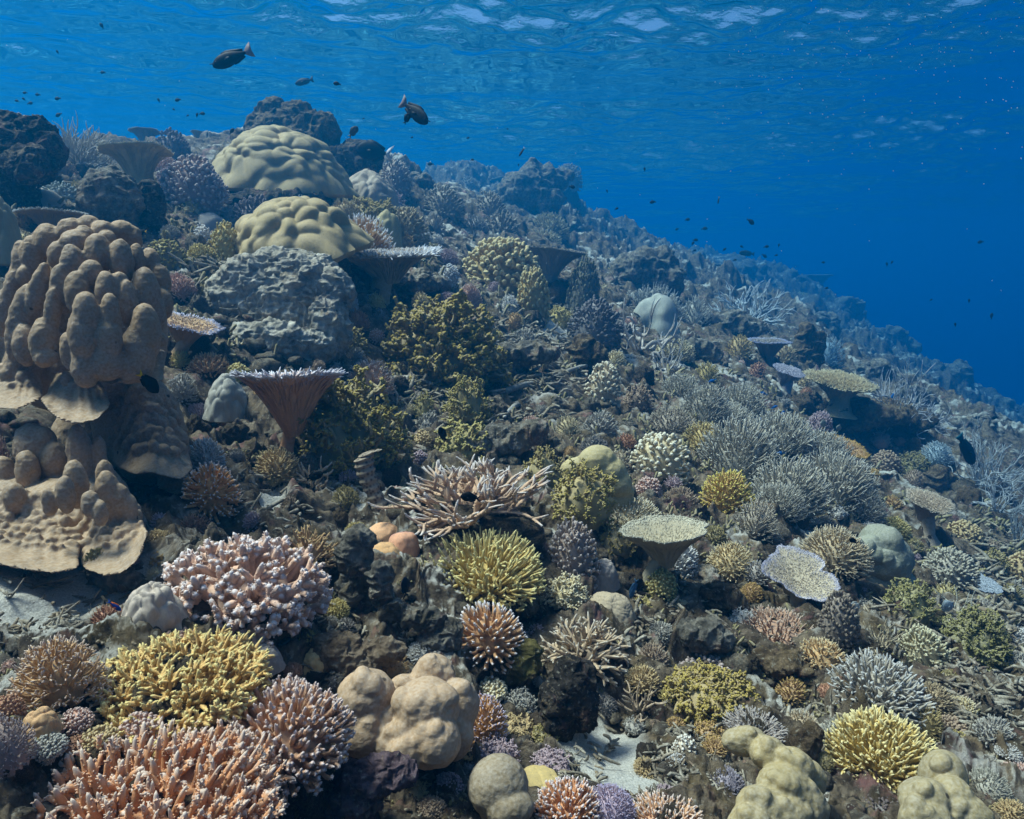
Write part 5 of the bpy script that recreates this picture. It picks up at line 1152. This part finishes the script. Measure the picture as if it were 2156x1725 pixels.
# ---- the far slope: colonies fading into the blue
FAR = [('hazy table coral on the far slope', 'table'), ('hazy round bush on the far slope', 'poc'), ('hazy antler thicket on the far slope', 'thick'), ('hazy spiky cushion on the far slope', 'spiky'), ('hazy boulder coral on the far slope', 'lobed')]
def far_table(v): return prefab(('fartable', v), lambda: (lambda a: (a[0].merge(a[1]), a[0].mesh('plate'))[1])(g_plate(seed=60+v, n=160, rim=60, rimL=.07, fr=.03, riblets=0, depth=.5, stem_r=.25)))
n = 0; tries = 0
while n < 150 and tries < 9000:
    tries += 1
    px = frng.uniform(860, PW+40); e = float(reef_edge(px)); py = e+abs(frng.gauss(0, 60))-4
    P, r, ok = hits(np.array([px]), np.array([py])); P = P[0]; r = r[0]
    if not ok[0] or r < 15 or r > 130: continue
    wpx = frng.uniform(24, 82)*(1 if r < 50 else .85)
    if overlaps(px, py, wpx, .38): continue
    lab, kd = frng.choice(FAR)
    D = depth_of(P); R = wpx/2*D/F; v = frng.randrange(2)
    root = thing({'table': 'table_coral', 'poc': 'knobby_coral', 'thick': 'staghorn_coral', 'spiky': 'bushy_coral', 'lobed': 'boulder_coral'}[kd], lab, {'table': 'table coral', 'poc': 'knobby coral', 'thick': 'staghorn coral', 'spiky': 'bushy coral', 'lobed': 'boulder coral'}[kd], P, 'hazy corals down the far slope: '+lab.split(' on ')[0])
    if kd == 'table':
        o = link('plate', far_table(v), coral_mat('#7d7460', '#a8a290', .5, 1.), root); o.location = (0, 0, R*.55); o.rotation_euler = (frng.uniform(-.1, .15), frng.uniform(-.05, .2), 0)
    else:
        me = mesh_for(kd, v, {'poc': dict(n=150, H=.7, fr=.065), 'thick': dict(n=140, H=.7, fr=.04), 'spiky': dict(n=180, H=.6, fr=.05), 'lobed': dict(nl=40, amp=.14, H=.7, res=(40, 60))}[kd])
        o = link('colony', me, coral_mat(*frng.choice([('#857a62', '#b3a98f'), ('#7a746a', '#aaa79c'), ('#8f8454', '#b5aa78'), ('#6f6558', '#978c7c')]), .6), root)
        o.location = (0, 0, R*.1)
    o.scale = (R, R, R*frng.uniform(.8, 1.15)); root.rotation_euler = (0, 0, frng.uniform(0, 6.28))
    USED.append((px, py, wpx, wpx*.7)); n += 1

# ---- rubble: broken branches and chips nobody could count
def tri_rock(v, nlat=8, nlon=12):
    mb = g_rock(v, .8, .4, 1.6, (nlat, nlon), .4, .2); return mb.xyz(), np.concatenate(mb.q)
def scatter():
    rng = np.random.default_rng(21)
    FIELDS = [(1350,1665,230,55,420),(1480,1600,120,60,160),(2060,1480,110,190,620),(1950,1570,90,80,220),(40,1330,110,60,160),(110,1250,160,40,14),(1150,740,140,90,260),(1240,1560,60,100,18),
              (1700,1560,120,60,90),(1900,1450,200,160,90),(700,1350,160,90,120),(560,1080,140,60,90),(1000,880,200,90,140),(1400,1350,120,130,120),(480,600,120,80,50),(1300,640,240,80,250),(1000,1700,200,60,120),(250,1330,150,60,80),(2110,1250,70,140,160)]
    mb = MB(); chips = MB(); base = [tri_rock(i) for i in range(5)]
    for (cx, cy, rx, ry, n) in FIELDS:
        n = int(n*1.9)
        a = rng.uniform(0, 2*PI, n); q = np.sqrt(rng.uniform(0, 1, n))
        px = cx+rx*q*np.cos(a); py = cy+ry*q*np.sin(a); ok = (py < PH+30) & (py > np.interp(px, [0, 860, 1280, 1700, 2156], [330, 420, 520, 600, 860])+20)
        if n > 60:
            for (sx, sy, sw, sh) in SAND: ok &= ((px-sx)/sw)**2+((py-sy)/sh)**2 > .75
        P, r, h = hits(px[ok], py[ok]); P = P[h & (r < 20)] if False else P; m = len(P)
        if m == 0: continue
        s = np.clip(r/1.5, .55, 3.2)
        ang = rng.uniform(0, 2*PI, m); d = np.stack([np.cos(ang), np.sin(ang), rng.normal(0, .35, m)], -1)
        ln = rng.uniform(.02, .07, m)*s*.8; rad = rng.uniform(.0028, .006, m)*s*.85
        c = P+np.array([0, 0, 1.])*(rng.uniform(.0, .03, m)*s)[:, None]
        tubes(mb, c-d*ln[:, None]*.5, c+d*ln[:, None]*.5, rad, rad*rng.uniform(.5, .9, m), 6, (0, .3, .6, .93), (.7, 1, 1, .8), rng.normal(0, .12, (m, 3))*ln[:, None], .2, rng)
        fk = rng.random(m) < .35; side = np.cross(d, rng.normal(size=(m, 3)))
        tubes(mb, c[fk], (c+unit(d+side*.9)*ln[:, None]*.5)[fk], rad[fk]*.8, rad[fk]*.5, 5, (0, .5, .93), (1, 1, .7), None, .2, rng)
    n = 4200
    px = rng.uniform(-20, PW+20, n); py = rng.uniform(330, PH+40, n)
    ok = py > np.array([reef_edge(x) for x in px])+20
    px = px[ok]; py = py[ok]; P, r, h = hits(px, py); k = h & (r < 24)
    for (sx, sy, rx, ry) in SAND: k &= ((px-sx)/rx)**2+((py-sy)/ry)**2 > .8
    P = P[k]; r = r[k]
    sz = np.minimum(np.exp(rng.normal(-4.25, .5, len(P))), .03)*np.clip(r/1.6, .5, 2.2)
    for i in range(len(P)):
        v, q = base[i % 5]; a = rng.uniform(0, 6.28); ca_, sa = math.cos(a), math.sin(a)
        V = v*np.array([1, rng.uniform(.6, 1), rng.uniform(.5, 1)])*sz[i]
        V = np.stack([V[:, 0]*ca_-V[:, 1]*sa, V[:, 0]*sa+V[:, 1]*ca_, V[:, 2]], -1)+P[i]+np.array([0, 0, sz[i]*.3])
        chips.add(V, q)
    o = link('coral_rubble', mb.mesh('coral_rubble'), rock_mat('dead_branch_rubble', '#7d7466', '#b5ac9b', .2, .3, .0, 'Object', 1.6, .6, .95)); o['kind'] = 'stuff'
    o = link('rock_rubble', chips.mesh('rock_rubble'), rock_mat('stone_rubble', '#554d44', '#8a8172', .45, .35, .0, 'Object', 1.6, .8, .8)); o['kind'] = 'stuff'
    # fine turf and tiny polyps growing on the dead rock
    tf = MB(); n = 9000
    px = rng.uniform(-20, PW+20, n); py = rng.uniform(420, PH+40, n); ok = py > np.array([reef_edge(x) for x in px])+40
    P, r, h = hits(px[ok], py[ok]); k = h & (r < 9); P = P[k]; r = r[k]; cl = fbm(P*2.2, 2, 91) > .02; P = P[cl]; r = r[cl]
    m = len(P); s = np.clip(r/1.6, .5, 4)
    for rep in range(4):
        c = P+rng.normal(0, .008, (m, 3))*s[:, None]; d = unit(rng.normal(size=(m, 3))*.6+np.array([0, -.3, .9])); L = rng.uniform(.008, .028, m)*s
        tubes(tf, c, c+d*L[:, None], .0035*s, .003*s, 4, (0, .6, .92), (1, 1.1, .8), None, .3, rng)
    o = link('turf_algae', tf.mesh('turf_algae'), coral_mat('#5e5336', '#8c8258', .4, 1.)); o['kind'] = 'stuff'
    # specks drifting in the water
    sp = MB(); n = 420
    px = np.concatenate([rng.uniform(0, PW, 140), rng.uniform(1500, PW, 280)]); py = np.concatenate([rng.uniform(0, 700, 140), rng.uniform(0, 420, 280)*rng.uniform(.3, 1, 280)])
    D = rng.uniform(.5, 3.5, n); C0 = pix(px, py)*D[:, None]; rr = rng.uniform(.25, .8, n)*D/F*1.1
    tubes(sp, C0-np.array([0, 0, 1])*rr[:, None], C0+np.array([0, 0, 1])*rr[:, None], rr, rr, 5, (.15, .5, .85), (.7, 1, .7))
    o = link('suspended_particles', sp.mesh('suspended_particles'), plain_mat('pale_speck', '#d8d8d0')); o['kind'] = 'stuff'
scatter()
# ================================================================== fish
FPROF = {  # half heights above / below the axis along the body (0 nose .. 1 tail root), width ratio, tail kind
 'unicorn': ([0, .05, .12, .25, .45, .65, .85, 1.], [.03, .085, .125, .165, .175, .14, .07, .035], [.03, .07, .10, .145, .16, .13, .065, .035], .38, 'fan'),
 'surgeon': ([0, .05, .14, .3, .5, .7, .88, 1.], [.03, .11, .19, .25, .25, .19, .08, .04], [.03, .1, .17, .235, .24, .19, .08, .04], .32, 'lunate'),
 'damsel':  ([0, .06, .15, .3, .5, .7, .88, 1.], [.03, .11, .19, .25, .25, .17, .08, .055], [.03, .09, .16, .22, .22, .16, .08, .055], .4, 'fork'),
 'chromis': ([0, .06, .15, .3, .5, .7, .88, 1.], [.02, .08, .13, .17, .17, .12, .06, .04], [.02, .07, .12, .16, .16, .11, .06, .04], .42, 'fork'),
 'butterfly': ([0, .08, .16, .3, .5, .7, .88, 1.], [.02, .06, .17, .31, .36, .29, .11, .06], [.02, .06, .15, .28, .34, .28, .11, .06], .24, 'fan'),
 'parrot':  ([0, .04, .12, .28, .5, .7, .88, 1.], [.06, .11, .15, .175, .17, .13, .08, .07], [.05, .09, .13, .16, .16, .12, .075, .07], .5, 'fan'),
 'slender': ([0, .06, .15, .3, .5, .7, .88, 1.], [.02, .05, .075, .09, .085, .07, .045, .035], [.02, .05, .075, .09, .085, .07, .045, .035], .7, 'fork'),
}
def fin(mb, pts, th=.006):
    pts = np.array(pts, float); n = len(pts)
    a = np.stack([pts[:, 0], 0*pts[:, 0]+th, pts[:, 1]], -1); b = a*np.array([1, -1, 1])
    c = pts.mean(0)
    V = np.concatenate([a, b, [[c[0], th*1.6, c[1]], [c[0], -th*1.6, c[1]]]])
    i = np.arange(n); j = (i+1) % n
    mb.add(V, np.stack([i, i+n, j+n, j], -1), np.concatenate([np.stack([i, j, np.full(n, 2*n)], -1), np.stack([j+n, i+n, np.full(n, 2*n+1)], -1)]))
def fish_meshes(form):
    xs, up, dn, wd, tk = FPROF[form]
    n = 26; s = np.linspace(0, 1, n); from_s = np.array(xs)
    def sm(y): return np.interp(np.linspace(0, 1, n)**1., from_s, y)
    u, d = sm(up), sm(dn)
    k3 = np.array([.25, .5, .25])
    u[1:-1] = np.convolve(u, k3, 'valid'); d[1:-1] = np.convolve(d, k3, 'valid')
    x = .5-s*.82; w = (u+d)*.5*wd*2*.62
    th = np.linspace(0, 2*PI, 18, endpoint=False)
    cz = np.where(np.sin(th)[None] > 0, u[:, None], d[:, None])*np.sin(th)[None]
    V = np.stack([np.broadcast_to(x[:, None], cz.shape), w[:, None]*np.cos(th)[None]*.8, cz], -1)
    B = MB(); B.add(V.reshape(-1, 3), grid_quads(n, 18, True)); B.add(np.concatenate([V[0], [[.505, 0, 0]]]), None, np.stack([np.arange(18), (np.arange(18)+1) % 18, np.full(18, 18)], -1))
    T = MB(); e = -.32
    hh = {'fan': .15, 'lunate': .24, 'fork': .15}[tk]
    if form == 'parrot': hh = .13
    if form == 'unicorn': hh = .17
    if tk == 'fan': fin(T, [(e+.02, .035), (e-.08, hh*.75), (e-.17, hh), (e-.155, hh*.4), (e-.15, 0), (e-.155, -hh*.4), (e-.17, -hh), (e-.08, -hh*.75), (e+.02, -.035)])
    else: fin(T, [(e+.02, .035), (e-.07, hh*.6), (e-.2, hh), (e-.13, hh*.4), (e-.09, 0), (e-.13, -hh*.4), (e-.2, -hh), (e-.07, -hh*.6), (e+.02, -.035)])
    Dm, An, Pc, Ey = MB(), MB(), MB(), MB()
    us = lambda q: float(np.interp(.5-q, s*.82, u)); ds = lambda q: float(np.interp(.5-q, s*.82, d))
    ft = .055 if form in ('unicorn', 'parrot', 'slender') else .09
    q = [.24, .1, -.05, -.18, -.26]
    fin(Dm, [(p, us(p)-.02) for p in q]+[(-.29, us(-.24)+ft*.7), (-.2, us(-.2)+ft), (-.05, us(-.05)+ft*.75), (.1, us(.1)+ft*.65), (.22, us(.22)+ft*.35)])
    q = [.02, -.08, -.18, -.26]
    fin(An, [(p, -ds(p)+.02) for p in q]+[(-.29, -ds(-.24)-ft*.7), (-.2, -ds(-.2)-ft), (-.08, -ds(-.08)-ft*.8), (.01, -ds(.01)-ft*.4)])
    for sg in (1, -1):
        m0 = MB(); fin(m0, [(.2, 0), (.12, .035), (.04, .01), (.03, -.05), (.1, -.06), (.18, -.02)], .003)
        v = m0.xyz(); yy = float(np.interp(.3, s*.82, w))*.8
        v[:, 1] = v[:, 1]+sg*(yy+.005+(.2-v[:, 0])*.35); Pc.add(v, np.concatenate(m0.q), np.concatenate(m0.t))
        ex = .5-.105; ellipsoid(Ey, (ex, sg*float(np.interp(.105, s*.82, w))*.72, us(ex)*.35), (.02, .01, .02), 10, 8)
    if form == 'unicorn':   # the horn on the brow
        tubes(B, [[.44, 0, .045]], [[.56, 0, .075]], .018, .006, 8)
    return [('body', B.mesh('fish_body')), ('tail_fin', T.mesh('fish_tail')), ('dorsal_fin', Dm.mesh('fish_dorsal')), ('anal_fin', An.mesh('fish_anal')), ('pectoral_fins', Pc.mesh('fish_pectoral')), ('eyes', Ey.mesh('fish_eye'))]
EYE = plain_mat('fish_eye_dark', '#0c0c0c', .2, .5)
_fm = {}
def fmat(h):
    if h not in _fm: _fm[h] = plain_mat('fish_skin', h, .6, .12)
    return _fm[h]
def fish(form, px, py, L, D, ang, label, body, tail=None, finc=None, yaw=0., group=None, cat='fish', top=None):
    """ang: direction of the head in the picture (0 right, 90 up); yaw: turn out of the picture plane; L in photo pixels"""
    P = at_depth(px, py, D); S = L*D/F
    root = thing('reef_fish' if form in ('damsel', 'chromis', 'slender') else {'unicorn': 'unicornfish', 'surgeon': 'surgeonfish', 'butterfly': 'butterflyfish', 'parrot': 'parrotfish'}[form], label, cat, P, group)
    a = math.radians(ang); flip = math.cos(a) < 0
    a2 = a if not flip else math.pi-a
    from mathutils import Matrix
    M = Matrix.Rotation(math.pi if flip else 0, 4, 'Z') @ Matrix.Rotation(math.radians(yaw), 4, 'Z') @ Matrix.Rotation(-a2, 4, 'Y')
    root.rotation_euler = M.to_euler()
    parts = prefab(('fish', form), lambda: fish_meshes(form))
    for nm, me in parts:
        if nm in ('pectoral_fins', 'anal_fin', 'eyes') and L < 26: continue
        m = EYE if nm == 'eyes' else fmat(tail or body) if nm == 'tail_fin' else fmat(finc or body) if nm in ('dorsal_fin', 'anal_fin', 'pectoral_fins') else fmat(body)
        o = link(nm, me, m, root); o.scale = (S, S, S)
    return root
K = '#101318'
fish('unicorn', 490, 122, 92, 4.2, 202, 'large dark unicornfish gliding left under the surface, tail edged white', '#04070a', '#857a7c')
fish('unicorn', 872, 236, 88, 4.6, -38, 'dark unicornfish nosing down, pale tail raised behind it', '#04070a', '#7c7276', yaw=-30)
fish('damsel', 857, 250, 26, 4.2, 60, 'small black fish just under the nosing down unicornfish', K, yaw=20)
fish('unicorn', 641, 172, 40, 8.0, 195, 'small hazy unicornfish near a bright surface ripple', '#2a3a4c')
fish('damsel', 710, 177, 17, 5, 170, 'tiny dark fish right of the hazy unicornfish', K)
fish('surgeon', 788, 320, 78, 7.6, 172, 'black surgeonfish with white tail over the black rock ledge', K, '#c9ccd2')
fish('damsel', 744, 278, 30, 6, 50, 'round drab fish hanging above the black surgeonfish', '#4a4438', '#8a8068', yaw=25)
fish('slender', 1099, 320, 22, 5, 235, 'small dark fish with pale tail in open blue water', '#26303c', '#8fa0ac')
fish('slender', 566, 255, 62, 8.3, 60, 'long dark fish sheltering against the brown rocky pinnacle', '#1e2024')
fish('damsel', 312, 806, 58, 1.7, -48, 'black fish with yellow tail by the huge lobed pillar', '#08090b', '#d6a818')
fish('damsel', 298, 490, 24, 3.4, 190, 'black fish showing only a yellow tail above the pillar', '#08090b', '#d8a21c')
fish('damsel', 662, 1003, 40, 2.0, 20, 'black fish hovering at the small cream antler coral', '#0a0b0d')
fish('damsel', 990, 1048, 42, 1.75, 172, 'black fish inside the big pinkish tan staghorn thicket', '#07080a')
fish('damsel', 932, 915, 36, 2.3, 120, 'dim black fish beside the pale olive crusty patch', '#0b0c10', yaw=40)
fish('chromis', 241, 1276, 34, 1.25, -38, 'small deep blue fish with orange back over the sand', '#18307a', '#1c3c8c', '#c4622a')
fish('surgeon', 853, 1237, 46, 1.7, 95, 'dark blue fish upright in the hollow below the mushroom corals', '#141c2c', yaw=55)
fish('chromis', 254, 1548, 22, 1.0, 120, 'tiny orange fish tucked into the broad orange bush', '#c2701c', '#d88a20')
fish('butterfly', 1797, 1279, 42, 2.3, 215, 'pale oval butterflyfish in the dark under the flared boulder', '#b9bcb8', '#8d8d84')
fish('butterfly', 1830, 1381, 24, 2.0, 70, 'white butterflyfish with a yellow back end by the grey staghorn', '#c6c8ca', '#d0a422', '#cfae3a', yaw=35)
fish('butterfly', 1993, 1278, 36, 2.5, 35, 'blue grey butterflyfish at the bare pale sprigs', '#8e9aa2', '#a09a5c')
fish('slender', 2079, 1312, 56, 2.8, 78, 'slim blue fish swimming up the slope edge', '#2c6aa8', '#3a78b4', yaw=20)
fish('slender', 2185, 1452, 34, 2.2, 80, 'yellow green fish at the frame by the rubble', '#6f7a2e')
fish('parrot', 2034, 946, 80, 6.5, -55, 'dark blue green parrotfish in front of the tall thin thicket', '#16323c', '#1d5a66', yaw=15)
fish('butterfly', 1733, 893, 22, 4.6, 100, 'small pale butterflyfish at the cave mouth, upper one', '#9a9c90', '#b08a3c', yaw=20)
fish('butterfly', 1766, 903, 20, 4.6, 75, 'small grey butterflyfish at the cave mouth, lower one', '#848a86', '#8f8a60', yaw=20)
fish('chromis', 1334, 1240, 44, 2.0, 250, 'blue grey fish nose down beside the bowl stalk', '#3c5c78', yaw=25)
fish('damsel', 2095, 1680, 62, 1.6, 175, 'dark banded fish low by the grey beige fuzzy dome', '#2a2a26', '#35352e')
fish('damsel', 1797, 1140, 22, 2.4, 150, 'black speck of a fish on the beige spiky dome', '#0a0b0e')
fish('parrot', 1573, 534, 32, 17, 175, 'big dim fish cruising above the far reef crest', '#1a3038')
fish('slender', 1513, 422, 15, 9, 260, 'small striped dark and yellow fish high above the far slope', '#2e3a34', '#8a8a3c')
fish('damsel', 1580, 467, 19, 9, -35, 'dark fish above the far reef crest', '#131c28')
# the little blue fish over the grey staghorn bank
for (x, y, L, an, lab) in ((1500,802,18,200,'bright blue fish at the top of the grey staghorn bank'), (1608,829,16,160,'bright blue fish above the silver staghorn clump'), (1630,858,16,30,'bright blue fish by the dark ledge'), (1556,850,14,110,'tiny blue fish inside the silver staghorn clump'), (1583,855,14,250,'tiny blue fish between silver clump and ledge'),
                           (1648,874,20,80,'blue fish upright near the brown lumps'), (1601,890,22,85,'blue fish upright over the broad silver mound'), (1671,940,18,10,'blue fish over the long grey staghorn row'), (1645,955,22,185,'blue fish at the edge of the front mound'), (1697,974,24,170,'blue fish with white belly on the front mound'),
                           (1880,838,22,80,'blue fish inside the whitish antler fan'), (1765,938,16,20,'blue fish over the mustard orange table, upper one'), (1782,955,16,180,'blue fish over the mustard orange table, lower one'), (1720,1045,20,260,'pale fish nosing into the big beige grey mound')):
    P, r = hit(x, y+10)
    fish('chromis', x, y, L, depth_of(P)*.95, an, lab, '#2468b0' if 'pale' not in lab else '#a8a07c', '#3a8cc8', group='blue fish over the staghorn bank')
# schools out in the blue; only their silhouettes tell
def school(lst, D0, lab, grp, form='damsel'):
    for k, (x, y, L, an) in enumerate(lst): fish(form, x, y, L, D0*(1+.15*math.sin(k*2.1)), an, lab, '#16222e', None, group=grp)
school([(53,196,11,180),(80,200,12,175),(50,209,9,140),(36,213,10,170),(63,218,13,10),(122,208,14,185),(124,242,16,205)], 7, 'tiny dark fish in the loose school above the dark outcrop', 'small school above the dark outcrop')
school([(214,55,14,120),(217,153,12,180),(375,211,14,190),(366,231,7,150),(425,240,14,5),(415,243,10,80),(395,244,7,30),(334,212,10,110),(488,277,16,50),(121,110,9,120)], 6.5, 'scattered small dark fish between crest and surface', 'scattered fish above the crest')
school([(985,291,8,20),(907,346,14,180),(994,337,9,15),(867,290,7,20),(1092,348,6,90),(1204,394,14,-10),(1357,357,9,95),(1375,426,14,185),(1298,440,9,30),(1278,403,7,100),(765,250,6,10),(1068,272,5,0)], 9, 'tiny dark fish scattered in open water over the hazy mound', 'fish over the hazy mound')
school([(1447,463,12,10),(1426,483,9,200),(1459,513,10,60),(1462,528,9,20),(1483,482,14,10),(1464,506,12,0),(1525,526,10,40),(1562,520,9,150),(1613,520,12,10),(1640,517,8,80),(1609,539,13,-30),(1634,538,8,10),(1547,548,9,10),(1867,557,9,100),(1878,553,8,60),(2065,510,14,190),(1733,553,9,0)], 13, 'tiny dim fish above the far reef slope', 'fish above the far slope')
school([(2040,634,9,95),(2088,666,14,90),(2011,684,9,100),(1740,607,8,20),(1960,632,7,30),(2095,880,16,190),(2056,880,14,10),(1999,890,11,60)], 11, 'dim fish drifting off the edge of the slope', 'fish off the edge of the slope')
